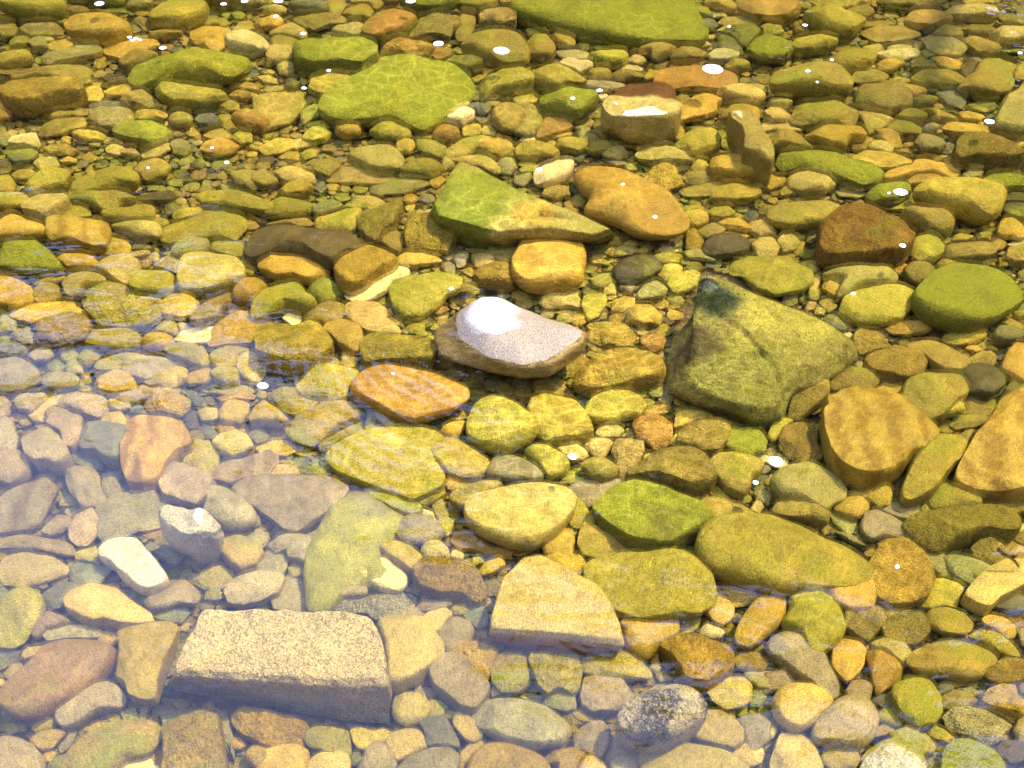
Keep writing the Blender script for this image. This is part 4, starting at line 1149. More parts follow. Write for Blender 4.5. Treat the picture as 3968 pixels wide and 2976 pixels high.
def stone(G, shape, code, rs, level, emerge=0.0, hk=1.0, zoff=0.0, rough=1.0):
    """one stone as (vertices about its base centre, faces, colours, base centre)"""
    cG, area = centroid(G)
    pexp, hr = PROF[shape]
    W0 = poly_world(G, .03); ext = W0.max(0) - W0.min(0); small = min(ext) / 2
    h = min(hr * small * rs.uniform(.85, 1.15) * hk, .052)
    if emerge: h = emerge * .30
    bottom = -.10 * h - .006 + zoff
    zm = bottom + h
    if emerge: zm = emerge - h; 
    W = poly_world(G, zm); c = unproj([cG], zm)[0]
    th = math.atan2(CAM_H - zm, math.hypot(*c))
    g, rr = radial(W, c, {'r': 8, 'o': 5, 'a': 2.2, 'b': 3, 's': 3, 'w': 2.5}[shape])
    A = ext[1] / 2 * math.sin(th)
    f = math.sqrt(max(.45, 1 - (h * math.cos(th) * .8 / max(A, 1e-4)) ** 2))
    D, F = ICO[level]
    ph = np.arctan2(D[:, 1], D[:, 0]); ch = np.hypot(D[:, 0], D[:, 1]); dz = D[:, 2]
    k = 2 / pexp; hx = ch ** k; hz = np.sign(dz) * np.abs(dz) ** k
    rad = np.interp(ph, np.append(g, np.pi), np.append(rr, rr[0])) * 1.055
    X = rad * hx * np.cos(ph); Y = rad * hx * np.sin(ph) * f; Z = h * hz
    P = np.stack([X, Y, Z], 1)
    mean = rr.mean()
    # worn flat faces
    nch = {'r': 3, 'o': 6, 'a': 11, 'b': 6, 's': 6, 'w': 8}[shape] if not emerge else 2
    for i in range(nch):
        az = rs.uniform(0, 6.28); tl = rs.uniform(.12, .95) if shape in 'aw' else rs.uniform(.05, .65)
        n = np.array([math.sin(tl) * math.cos(az), math.sin(tl) * math.sin(az), math.cos(tl)])
        d = P @ n; lim = d.max() * rs.uniform(.78, .95) if tl > .3 else d.max() * rs.uniform(.6, .9)
        over = np.maximum(0, d - lim); P = P - over[:, None] * n * .92
    ns = Noise(rs); q = P / mean
    amp = {'r': .05, 'o': .07, 'a': .08, 'b': .06, 's': .05, 'w': .06}[shape] * mean * rough
    nv = D.copy(); nv[:, 2] *= 1.3
    P = P + nv * (ns(q * 2.2) * amp)[:, None] * np.array([.5, .5, 1 if h > .01 else .5])
    if shape in 'absw' and level >= 4:
        P[:, 2] += ns(q * 9)[:] * min(amp * .35, .004)
    slx, sly = rs.uniform(-.18, .18), rs.uniform(-.22, .12)
    P[:, 2] += (slx * P[:, 0] + sly * P[:, 1]) * min(1, h / (mean * .3)) * .7
    top = P[:, 2].max() + zm
    lim = emerge if emerge else WATER_Z - .012
    if top > lim: P[:, 2] = np.where(P[:, 2] > 0, P[:, 2] * (lim - zm) / (top - zm), P[:, 2])
    base = min(bottom, -.004) if not emerge else -.02
    if emerge: P[:, 2] = np.where(P[:, 2] < 0, P[:, 2] * (zm + .02) / h, P[:, 2])
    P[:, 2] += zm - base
    if emerge: P[:, 2] = np.maximum(P[:, 2], 0)
    col = np.array(PAL[code]) * rs.uniform(.8, 1.2) * (1 + rs.uniform(-.05, .05, 3))
    return P, F, np.tile(col * (.5 if emerge else 1), (len(P), 1)), (c[0], c[1], base)

ST = []
off = (0, 0); scale = 1.0
for ln in DATA.strip().split('\n'):
    ln = ln.strip()
    if not ln: continue
    if ln[0] == '@':
        r_, c_ = ln[1:].split(','); off = (int(c_) * 221.2, int(r_) * 165.9); continue
    lab = None; em = False
    if '=' in ln:
        ln, lab = ln.split('=', 1); lab = lab.strip()
    flags = ''
    if lab:
        lab2 = lab.split(' ')
        while lab2 and (lab2[-1].startswith('!') or lab2[-1].startswith('=')): flags += lab2.pop()
        lab = ' '.join(lab2).replace(' =', ' ')
    t = ln.split(); code, shp = t[0], t[1]
    if code == 'b': code = 'b'
    G = [(float(a) + off[0], float(b) + off[1]) for a, b in (q.split(',') for q in t[2:])]
    for q in flags.replace('!', '=').split('='):
        if q in PAL: code = q
    c, A = centroid(G)
    ST.append(dict(code=code, shape=shp, G=G, lab=lab, flags=flags, c=c, A=A))
ST.sort(key=lambda s: (s['lab'] is None, -s['A']))
# ---- stones that are shaped by hand: rings of points from foot to top, each ring at its own height
def loft(rings, cap, k=6, m=7, smooth=2, amp=.004, seed=1, freq=14, fine=.0015):
    """rings: list of (z, [(x, y) in tenths of a thousandth of the picture]) with equal counts"""
    rs = np.random.RandomState(seed); R3 = []
    for z, pts in rings:
        zz = np.array([p[2] if len(p) > 2 else z for p in pts]); xy = np.array([unproj([(p[0] * .4, p[1] * .4)], q)[0] for p, q in zip(pts, zz)])
        P = np.column_stack([xy, zz]); Q = []
        for i in range(len(P)):
            for t in np.linspace(0, 1, k, endpoint=False): Q.append(P[i] * (1 - t) + P[(i + 1) % len(P)] * t)
        R3.append(np.array(Q))
    c = np.array([*unproj([(cap[0] * .4, cap[1] * .4)], cap[2])[0], cap[2]])
    rows = []
    for a, b in zip(R3[:-1], R3[1:]):
        for t in np.linspace(0, 1, m, endpoint=False): rows.append(a * (1 - t) + b * t)
    last = R3[-1]; nc = m * 2
    for t in np.linspace(0, 1, nc, endpoint=False): rows.append(last * (1 - t) + c * t)
    G = np.array(rows)
    for _ in range(smooth):
        H = G.copy(); H[1:-1] = (G[1:-1] * 2 + G[:-2] + G[2:]) / 4
        H = (H * 2 + np.roll(H, 1, 1) + np.roll(H, -1, 1)) / 4; G = H
    nr, nn = G.shape[:2]
    V = np.vstack([G.reshape(-1, 3), c[None] if smooth == 0 else G[-1].mean(0)[None]])
    i = (np.arange(nr - 1)[:, None] * nn + np.arange(nn)[None, :]).ravel(); j = (np.arange(nr - 1)[:, None] * nn + (np.arange(nn)[None, :] + 1) % nn).ravel()
    F = np.concatenate([np.stack([i, j, j + nn], 1), np.stack([i, j + nn, i + nn], 1)])
    l = (nr - 1) * nn + np.arange(nn); F = np.concatenate([F, np.stack([l, (nr - 1) * nn + (np.arange(nn) + 1) % nn, np.full(nn, nr * nn)], 1)])
    # turn the faces outwards
    a, b, d = V[F[:, 0]], V[F[:, 1]], V[F[:, 2]]; n = np.cross(b - a, d - a); ctr = V.mean(0)
    if ((n * ((a + b + d) / 3 - ctr)).sum(1)).sum() < 0: F = F[:, ::-1]; n = -n
    vn = np.zeros_like(V)
    for q in range(3): np.add.at(vn, F[:, q], n)
    vn /= np.linalg.norm(vn, axis=1, keepdims=True) + 1e-9
    ns = Noise(rs, 9); V = V + vn * (ns(V * freq) * amp + ns(V * freq * 5.3) * fine)[:, None]
    return V, F
def fpt(x, y, z): return unproj([(x * .4, y * .4)], z)[0]
def place(name, V, F, col, mat):
    ctr = np.array([V[:, 0].mean(), V[:, 1].mean(), V[:, 2].min()])
    o = link(name, mesh_from(name, V - ctr, F, True, col), MATS[mat] if isinstance(mat, str) else mat, loc=tuple(ctr)); return o
def carve(V, pts, z, w, d):
    """a narrow cleft along a line of points"""
    Wp = [fpt(x, y, z) for x, y in pts]
    for a, b in zip(Wp[:-1], Wp[1:]):
        ab = b - a; t = np.clip(((V[:, :2] - a) @ ab) / (ab @ ab), 0, 1); q = a + t[:, None] * ab
        s = np.hypot(*(V[:, :2] - q).T); V[:, 2] -= d * np.exp(-(s / w) ** 2) * (V[:, 2] > z * .4)
def colmix(V, c0, specs):
    """colour patches that belong to the stone: (x, y, z, radius, colour)"""
    C = np.tile(np.array(c0, float), (len(V), 1)); ns = Noise(np.random.RandomState(3), 9)
    wob = ns(V * 30) * .25 + ns(V * 90) * .15
    for x, y, z, r, c in specs:
        p = fpt(x, y, z); d = np.hypot(V[:, 0] - p[0], V[:, 1] - p[1]) / r + wob
        w = np.clip((1.15 - d) / .4, 0, 1)[:, None]; C = C * (1 - w) + np.array(c) * w
    return C

GROUP = 'stones on the riverbed'
HERO = []
def hero(V, F, col, mat, lab, area):
    o = place('stone', V, F, col, mat); tag(o, lab, 'stone', GROUP); HERO.append((o, lab)); return o
# big white stone standing out of the water
V, F = loft([
 (-.02, [(980,735),(1000,770),(1050,790),(1120,800),(1170,790),(1220,760),(1230,745),(1200,735),(1140,730),(1070,730),(1010,730)]),
 (.055, [(950,728),(965,775),(1045,797),(1125,814),(1185,808),(1248,760),(1256,735),(1225,716),(1150,700),(1065,690),(992,700)]),
 (.085, [(931,715,.07),(948,772),(1038,800),(1130,820),(1195,815),(1264,762),(1277,722),(1232,704),(1150,684),(1062,662),(985,680)]),
 (.122, [(962,700,.10),(980,742,.11),(1050,774),(1130,796),(1190,788),(1252,748),(1270,720),(1230,700),(1150,676),(1066,644),(1003,664)]),
 (.152, [(1020,668,.165),(1020,700,.16),(1062,728),(1118,745,.145),(1160,738,.14),(1210,724,.135),(1235,713,.135),(1195,700,.14),(1145,684,.145),(1085,645,.168),(1040,640,.172)])],
 (1080, 685, .165), k=9, m=9, smooth=5, amp=.004, seed=4, freq=9)
white_stone = hero(V, F, colmix(V, (.190, .148, .085), [(1065, 680, .15, .05, (.36, .31, .24))]), 'dry', 'big smooth white stone rising out of the water at the centre, glaring in the sun', 0)  # paler patch paints the sun's glare on the knob
# standing rock: only its dark tip breaks the surface
V, F = loft([
 (-.01, [(1456,728),(1434,800),(1438,850),(1520,885),(1590,908),(1640,932),(1690,918),(1708,862),(1800,832),(1852,782),(1852,745),(1790,722),(1700,705),(1600,690),(1520,680)]),
 (.045, [(1480,700),(1464,790),(1460,845),(1522,876),(1590,895),(1640,910),(1686,900),(1706,850),(1800,812),(1850,768),(1840,735),(1790,706),(1700,676),(1600,655),(1515,655)]),
 (.08, [(1495,690),(1488,775),(1488,828),(1532,852),(1590,868),(1640,878),(1680,868),(1700,820),(1785,772),(1832,742),(1803,706),(1757,681),(1680,648),(1600,620),(1518,628)]),
 (.100, [(1499,660),(1496,725),(1505,785),(1540,805),(1590,800),(1640,800),(1670,790),(1690,765),(1732,735),(1752,710),(1728,682),(1690,660),(1640,634),(1585,608),(1520,606)]),
 (.119, [(1506,604),(1504,625),(1508,648),(1522,660),(1538,664),(1552,662),(1562,656),(1570,650),(1576,642),(1578,634),(1573,624),(1562,612),(1550,600),(1538,591),(1520,588)])],
 (1532, 608, .134), k=9, m=9, smooth=2, amp=.0045, seed=9, freq=11, fine=.002)
carve(V, [(1545,700),(1600,735),(1640,775),(1680,820),(1700,870)], .08, .006, .010)
col = colmix(V, (.27, .25, .085), [(1620,830,.08,.12,(.24,.235,.07)), (1500,760,.08,.05,(.10,.085,.04)), (1690,700,.09,.10,(.37,.35,.10)), (1545,635,.13,.06,(.09,.11,.06)), (1535,625,.14,.05,(.03,.045,.025)), (1528,603,.14,.03,(.012,.014,.013))])  # dark left-face patch is painted shade; the dark tip is its own colour
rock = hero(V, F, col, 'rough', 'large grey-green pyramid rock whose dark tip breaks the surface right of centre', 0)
rock['label'] = 'large grey-green pyramid rock right of centre, its dark wet tip breaking the surface'
# dark algae growing round the wet tip
rs = np.random.RandomState(2); TV, TF = [], []
tipc = [fpt(x, y, z) for x, y, z in ((1515, 600, .14), (1530, 592, .14), (1555, 606, .13), (1515, 625, .128), (1520, 650, .12), (1560, 640, .124), (1535, 660, .115), (1580, 632, .118))]
zt = (.142, .142, .132, .13, .121, .126, .117, .118)
for i in range(110):
    j = rs.randint(8); c = np.array([*(tipc[j] + rs.normal(size=2) * .011), zt[j] + rs.uniform(-.012, .004)]); a = rs.uniform(0, 6.28); l = rs.uniform(.003, .007); w = .0012
    d = np.array([math.cos(a), math.sin(a), rs.uniform(-.5, .6)]) * l; n = np.array([-math.sin(a), math.cos(a), .2]) * w; k = len(TV)
    TV += [c - n, c + n, c + d * .6 + n * .6 + np.array([0, 0, .0015]), c + d]; TF.append((k, k + 1, k + 2, k + 3))
al = link('algae_tuft', mesh_from('algae_tuft', np.array(TV) - np.array(rock.location), TF, True, np.tile([.012, .022, .010], (len(TV), 1))), MATS['dry'], parent=rock)
al['kind'] = 'stuff'
# speckled slab, lower left
V, F = loft([
 (-.01, [(448,1420),(600,1422),(765,1428),(800,1440),(838,1505),(846,1568),(700,1545),(545,1520),(362,1490),(385,1450)]),
 (.098, [(435,1329),(600,1334),(770,1341),(806,1352),(839,1420),(844,1484),(700,1482),(540,1470),(376,1462),(398,1395)]),
 (.111, [(440,1316),(600,1320),(768,1328),(800,1340),(832,1404),(838,1464),(700,1464),(540,1452),(382,1444),(406,1380)])],
 (610, 1385, .112), k=22, m=14, smooth=2, amp=.0025, seed=12, freq=16, fine=.0034)
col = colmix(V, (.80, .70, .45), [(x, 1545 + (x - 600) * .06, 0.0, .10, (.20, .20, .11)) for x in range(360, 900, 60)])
lowm = np.clip((.101 - V[:, 2]) / .02, 0, 1)[:, None]; col = np.array((.58, .48, .29)) * (1 - lowm) + np.array((.36, .33, .18)) * lowm  # front side coloured darker: its shade is painted in
hero(V, F, col, 'granite', 'large pale rectangular speckled slab with a shaded green front side at lower left', 0)
# tan table-shaped stone
V, F = loft([
 (.005, [(1135,1260),(1165,1255),(1225,1285),(1288,1315),(1312,1345),(1330,1380),(1336,1408),(1255,1418),(1155,1405),(1066,1392),(1068,1365),(1090,1300)]),
 (.062, [(1129,1219),(1166,1212),(1228,1243),(1293,1275),(1321,1313),(1338,1352),(1348,1396),(1255,1384),(1155,1374),(1056,1370),(1058,1338),(1084,1260)]),
 (.075, [(1131,1206),(1166,1199),(1226,1229),(1290,1263),(1317,1301),(1333,1340),(1342,1380),(1255,1370),(1155,1361),(1061,1357),(1062,1326),(1088,1247)])],
 (1190, 1300, .079), k=12, m=10, smooth=2, amp=.003, seed=21, freq=13, fine=.0012)
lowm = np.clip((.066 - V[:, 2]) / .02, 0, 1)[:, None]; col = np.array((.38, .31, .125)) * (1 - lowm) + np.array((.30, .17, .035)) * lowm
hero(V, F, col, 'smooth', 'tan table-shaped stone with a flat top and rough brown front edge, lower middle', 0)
# green rock with a long ridge
V, F = loft([
 (-.01, [(1010,430),(1040,440),(1135,490),(1215,520),(1325,520),(1290,530),(1190,520),(1125,526),(1060,542),(1000,535),(945,505),(925,470),(955,440)]),
 (.07, [(990,370),(1036,388),(1135,436),(1228,464),(1338,506),(1292,521),(1190,513),(1118,513),(1066,518),(1002,500),(944,482),(930,458),(958,415)]),
 (.10, [(992,349),(1030,362),(1130,414),(1222,450),(1320,492),(1275,506),(1180,489),(1115,493),(1070,497),(1002,480),(948,464),(938,440),(962,400)])],
 (1060, 430, .104), k=9, m=8, smooth=1, amp=.005, seed=31, freq=12, fine=.002)
carve(V, [(1085,497),(1120,480),(1170,468),(1230,478)], .09, .008, .012)
col = colmix(V, (.29, .26, .09), [(1010,430,.1,.13,(.17,.205,.03)), (1060,400,.1,.10,(.20,.23,.04)), (1130,440,.1,.06,(.23,.24,.06)), (1150,500,.05,.05,(.34,.24,.06))])
hero(V, F, col, 'olive', 'green-topped ridge rock with an ochre broken front and cleft, above the white stone', 0)

# ---- all traced stones
LIM = 318
indiv = ST[:]
indiv.sort(key=lambda s: -s['A']); keep = set(id(s) for s in indiv[:LIM - len(HERO)])
for s in indiv[LIM - len(HERO):]:
    if s['lab'] and ('e' in s['flags'] or 'white' in s['lab'] or 'chip' in s['lab']) : keep.add(id(s))
def head(lab):
    w = lab.split(); o = []
    for x in w:
        if x in ('left','right','above','below','beside','with','at','near','in','over','on','between','lying','cut','to','from','by','just','immediately','leaning','under','touching','behind','breaking','standing','slanting','running','peeping','amid','immediately','across','whose','rising','directly','half','drooping','veined','of','next','somewhere'): break
        o.append(x)
    return ' '.join(o)
def matfor(s):
    c, sh, lab = s['code'], s['shape'], head(s['lab'] or '')
    if 'pitted' in lab or 'pimpled' in lab: return 'pitted'
    if 'striped' in lab or 'banded' in lab or 'streaked' in lab: return 'band'
    if 'granite' in lab or 'pale speckled' in lab or 'mottled' in lab: return 'granite'
    if 'quartz' in lab: return 'dry'
    if c in 'GHg': return 'moss'
    if c in 'MO': return 'olive' if sh != 'b' else 'rough'
    if sh in 'ab' and c in 'YRBK': return 'rough'
    if c in 'Ly': return 'olive'
    return 'smooth'
SIZEW = [(1300, 'large'), (560, 'medium'), (260, 'small'), (0, 'tiny')]
SHW = {'r': 'round pebble', 'o': 'oval pebble', 'a': 'angular stone', 'b': 'blocky stone', 's': 'flat stone', 'w': 'wedge-shaped stone'}
heads = {}
LM = []
for s in ST:
    if s['lab']: heads.setdefault(head(s['lab']), []).append(s)
for h, l in heads.items():
    if len(l) == 1 and len(h.split()) >= 2: LM.append((h, l[0]['c']))
LM += [('big white stone', np.array([1105, 730]) * .4), ('grey-green pyramid rock', np.array([1640, 760]) * .4), ('pale speckled slab', np.array([610, 1430]) * .4), ('tan table-shaped stone', np.array([1200, 1310]) * .4), ('green-topped ridge rock', np.array([1080, 450]) * .4)]
def rel(d):
    a = math.degrees(math.atan2(-d[1], d[0])) % 360
    return ['right of', 'above and right of', 'above', 'above and left of', 'left of', 'below and left of', 'below', 'below and right of'][int(((a + 22.5) % 360) // 45)]
used = set(s['lab'] for s in ST if s['lab'])
def autolabel(s):
    size = next(w for a, w in SIZEW if s['A'] >= a)
    sh = SHW[s['shape']]
    if s['shape'] in 'ro' and s['A'] > 450: sh = sh.replace('pebble', 'stone')
    G = np.array(s['G']); w_, h_ = np.ptp(G[:, 0]), np.ptp(G[:, 1])
    if s['shape'] in 'os' and w_ / h_ > 2.6: sh = 'long ' + sh.replace('oval ', '')
    if s['shape'] in 'oas' and h_ > w_ * 1.1: sh = 'upright ' + sh.replace('oval ', '')
    near = sorted(LM, key=lambda l: np.hypot(*(l[1] - s['c'])))[:8]
    tries = []
    for h, c in near:
        if h.split()[-1] in SHW: continue
        tries.append(f"{size} {CNAME[s['code']]} {sh} {rel(s['c'] - c)} the {h}")
    for t in tries:
        if t not in used and len(t.split()) <= 16: used.add(t); return t
    for (h, c), (h2, c2) in zip(near, near[1:]):
        t = f"{CNAME[s['code']]} {sh} between the {h} and the {h2}"
        if t not in used and len(t.split()) <= 16: used.add(t); return t
    t = f"{size} {CNAME[s['code']]} {sh} {'left' if s['c'][0] < 442 else 'right'} half, {int(s['c'][1] / 6.6)} percent down"
    used.add(t); return t
stuffV, stuffF, stuffC, nv = [], [], [], 0
# coverage map of what is already there, in the grid of the photograph
cov = np.zeros((664, 885), bool)
def fillpoly(G):
    G = np.asarray(G); x0, x1 = int(max(0, G[:, 0].min())), int(min(884, G[:, 0].max() + 1)); y0, y1 = int(max(0, G[:, 1].min())), int(min(663, G[:, 1].max() + 1))
    if x1 <= x0 or y1 <= y0: return
    X, Y = np.meshgrid(np.arange(x0, x1) + .5, np.arange(y0, y1) + .5); ins = np.zeros(X.shape, bool)
    for i in range(len(G)):
        a, b = G[i], G[(i + 1) % len(G)]
        if a[1] == b[1]: continue
        m = ((a[1] > Y) != (b[1] > Y)) & (X < (b[0] - a[0]) * (Y - a[1]) / (b[1] - a[1]) + a[0]); ins ^= m
    cov[y0:y1, x0:x1] |= ins
for pts in ([(933,715),(948,772),(1038,800),(1130,820),(1195,815),(1264,762),(1277,722),(1232,704),(1062,635),(985,680)],
            [(1430,790),(1438,845),(1522,876),(1640,930),(1706,850),(1800,832),(1852,768),(1790,700),(1600,600),(1525,580),(1500,600)],
            [(435,1313),(803,1338),(843,1470),(843,1573),(545,1542),(362,1510)],
            [(1131,1206),(1166,1199),(1317,1301),(1342,1410),(1061,1390),(1088,1247)],
            [(992,349),(1210,454),(1322,515),(1190,520),(1060,542),(938,470)]):
    fillpoly(np.array(pts) * .4)
EM = {'white crumpled quartz': .133, 'mottled black': .121, 'pale grey rock breaking': .132, 'grey-green slab standing': .128}
for si, s in enumerate(ST):
    fillpoly(s['G']); rs = np.random.RandomState(1000 + si)
    px = math.sqrt(s['A']); level = 5 if px > 38 else 4 if px > 17 else 3
    em = 0
    for k_, v_ in EM.items():
        if s['lab'] and s['lab'].startswith(k_): em = v_; level = 5
    inside = id(s) in keep
    V, F, C, base = stone(s['G'], s['shape'], s['code'], rs, level if inside else min(level, 3), emerge=em, rough=1.6 if s['lab'] and ('quartz' in s['lab'] or 'knobbly' in s['lab'] or 'jagged' in s['lab']) else 1.0)
    lab = s['lab'] or ''
    if lab.startswith('pale grey rock breaking'):
        w = (np.clip((V[:, 1] - .012) / .012 + Noise(rs, 9)(V * 60) * .8, 0, 1) * np.clip((V[:, 2] - .07) / .02, 0, 1))[:, None]; C = C * (1 - w) * np.array([1.15, 1.1, .95]) + np.array([.11, .055, .025]) * w
    if lab.startswith('grey-green slab standing'): C = C * 1.5
    if lab.startswith('white crumpled'):
        C = C * 1.35
        nr = V / np.linalg.norm(V - np.array([0, 0, .04]), axis=1, keepdims=True)
        q = np.abs(Noise(rs, 9)(V * 38)) + .5 * np.abs(Noise(rs, 9)(V * 85)); V = V * (1 + (q - .5)[:, None] * np.array([.12, .12, .06]))
    if lab.startswith('mottled black'):
        q = Noise(rs, 9)(V * 60) + .5 * Noise(rs, 9)(V * 150); w = np.clip(q * 2.2 - .1, 0, 1)[:, None]; C = np.array([.48, .42, .33]) * (1 - w) + np.array([.12, .11, .11]) * w
    if lab.startswith('tall grey-green slab') or lab.startswith('olive pebble with'):
        q = Noise(rs, 9)(V * 14); w = np.clip(q * 2 - .25, 0, .8)[:, None]; C = C * (1 - w) + np.array([.26, .26, .03]) * w
    if lab.startswith('rounded stone with a rusty'):
        w = np.clip((V[:, 2] - V[:, 2].max() * .62) / .02, 0, 1)[:, None]; C = np.array([.15, .18, .04]) * (1 - w) + np.array([.28, .17, .05]) * w
    if inside:
        o = link('stone' if s['A'] > 260 else 'pebble', mesh_from('stone', V, F, True, C), MATS[matfor(s)], loc=base)
        tag(o, s['lab'] or autolabel(s), 'stone' if s['A'] > 260 else 'pebble', GROUP)
    else:
        stuffV.append(V + np.array(base)); stuffF.append(F + nv); stuffC.append(C); nv += len(V)

# ---- the small pebbles and gravel in every gap: one mass
rs = np.random.RandomState(77); palk = list('OOYBKTMLDSRNYB'); pebble_polys = 0
def soft(s):
    a = np.linspace(0, 6.283, 9)[:-1] + rs.uniform(0, .6); rr = s[2] * rs.uniform(.78, 1.15, 8)
    return np.stack([s[0] + np.cos(a) * rr * s[3], s[1] + np.sin(a) * rr], 1)
for rad, tries, need in ((6.5, 5000, .68), (4.5, 12000, .6), (3.2, 18000, .52), (2.2, 24000, .45), (1.5, 14000, .38)):
    xs = rs.uniform(-1, 886, tries); ys = 665 * rs.uniform(0, 1, tries)
    for x, y in zip(xs, ys):
        k = .62 + .5 * y / 664; r = rad * k; a = 1.5
        x0, x1, y0, y1 = int(max(0, x - r * a)), int(min(885, x + r * a + 1)), int(max(0, y - r)), int(min(664, y + r + 1))
        if x1 - x0 < 1 or y1 - y0 < 1: continue
        if 1 - cov[y0:y1, x0:x1].mean() < need: continue
        G = soft((x, y, r, a)); fillpoly(G); pebble_polys += 1
        code = palk[rs.randint(len(palk))]
        V, F, C, base = stone(G, 'oas'[rs.randint(3)], code, rs, 1 if rad < 2.5 else 2 if rad < 5 else 3, hk=.75, zoff=-.007)
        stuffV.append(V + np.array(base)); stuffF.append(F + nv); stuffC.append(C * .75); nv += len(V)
# the bed goes on in the same way beyond the picture's edges
row = 0; y = -150.0
while y < 860:
    k = .62 + .5 * max(y, -40) / 664; r0 = 13 * k; x = -420 + (row % 2) * r0 * 1.2
    while x < 1300:
        r = r0 * rs.choice([.6, .8, 1, 1.1, 1.6], p=[.2, .25, .3, .15, .1]); gx, gy = x + rs.uniform(-4, 4), y + rs.uniform(-3, 3)
        if not (-r * 1.3 < gx < 885 + r * 1.3 and -r < gy < 664 + r):
            V, F, C, base = stone(soft((gx, gy, r, 1.35)), 'ooasb'[rs.randint(5)], palk[rs.randint(len(palk))], rs, 2)
            stuffV.append(V + np.array(base)); stuffF.append(F + nv); stuffC.append(C); nv += len(V)
        x += r0 * 2.3
    y += r0 * 1.55; row += 1
print('stones', len(ST), 'things', len(keep) + len(HERO), 'gap pebbles', pebble_polys)
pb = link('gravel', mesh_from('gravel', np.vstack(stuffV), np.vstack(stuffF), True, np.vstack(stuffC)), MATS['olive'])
tag(pb, 'small pebbles and gravel filling the gaps between the larger stones', 'gravel', kind='stuff')
# ------------------------------------------------------------ flat white flecks lying on the surface
mf = bpy.data.materials.new('flattish'); nt, N, L = nodes(mf)
out = N('OutputMaterial'); p = N('BsdfPrincipled'); L(p.outputs[0], out.inputs[0]); p.inputs['Base Color'].default_value = (.93, .93, .95, 1); p.inputs['Roughness'].default_value = .6
v1 = N('TexVoronoi'); v1.inputs['Scale'].default_value = 300; geo = N('NewGeometry'); L(geo.outputs['Position'], v1.inputs['Vector'])
bp = N('Bump'); bp.inputs['Strength'].default_value = .5; bp.inputs['Distance'].default_value = .002; L(v1.outputs[0], bp.inputs['Height']); L(bp.outputs[0], p.inputs['Normal'])
def wave_h(X, Y):
    h = 0
    for i in range(9):
        a = RW.uniform(-.5, .5) + 1.35; k = 2 * math.pi / WL[i]
        h = h + WA[i] * np.sin(k * (X * math.cos(a) + Y * math.sin(a)) + RW.uniform(0, 6.28))
    return h
FO = [tuple(float(v) for v in l.split()) for l in FLECKS.strip().split('\n')]
D3, F3 = ICO[3]
LMF = sorted(LM, key=lambda l: l[0])
fl_used = set()
for i, (x, y, w) in enumerate(FO):
    G = (x * .4, y * .4); c = unproj([G], WATER_Z)[0]; c2 = unproj([(G[0] + w * .2, G[1])], WATER_Z)[0]; r = abs(c2[0] - c[0]) * (.82 if w > 22 else .68)
    rs = np.random.RandomState(50 + i); V = D3.copy(); V[:, 0] *= r; V[:, 1] *= r * rs.uniform(.75, .95); V[:, 2] *= .0022
    V[:, :2] *= (1 + .10 * Noise(rs)(D3 * 1.6))[:, None]
    th = rs.uniform(-.25, .25); V[:, 0] += V[:, 1] * th
    o = link('white_fleck', mesh_from('white_fleck', V, F3), mf, loc=(c[0], c[1], WATER_Z + .0012))
    size = 'large' if w > 35 else 'small' if w > 17 else 'tiny'
    near = sorted(LM, key=lambda l: np.hypot(*(l[1] - np.array(G))))[:9]; lab = None
    for h, cc in near:
        d = np.array(G) - cc; q = 'over' if np.hypot(*d) < 9 else rel(d)
        t = f'{size} white foam fleck floating {q} the {h}'
        if t not in fl_used and len(t.split()) <= 16: lab = t; break
    lab = lab or f'{size} white foam fleck floating near the {near[0][0]}'
    fl_used.add(lab); tag(o, lab, 'foam fleck', 'foam flecks drifting on the water')

# ------------------------------------------------------------ a bit of driftwood
def twig(pts, r, lab):
    Pc = [np.array([*fpt(x, y, z), z]) for x, y, z in pts]; V, F = [], []; n = 7
    for i, c in enumerate(Pc):
        d = Pc[min(i + 1, len(Pc) - 1)] - Pc[max(i - 1, 0)]; d /= np.linalg.norm(d); u = np.cross(d, [0, 0, 1]); u /= np.linalg.norm(u); v = np.cross(d, u)
        for k in range(n): a = 6.283 * k / n; V.append(c + (u * math.cos(a) + v * math.sin(a)) * r * (1 - .6 * i / len(Pc)))
    for i in range(len(Pc) - 1):
        for k in range(n): F.append((i * n + k, i * n + (k + 1) % n, (i + 1) * n + (k + 1) % n, (i + 1) * n + k))
    V = np.array(V); b = V.mean(0)
    o = link('twig', mesh_from('twig', V - b, F, True, np.tile([.10, .055, .025], (len(V), 1))), MATS['rough'], loc=tuple(b)); tag(o, lab, 'twig')
twig([(2156, 1186, .085), (2166, 1196, .08), (2180, 1203, .078), (2192, 1212, .07), (2201, 1224, .06)], .004, 'short brown twig caught between stones at the lower right edge')
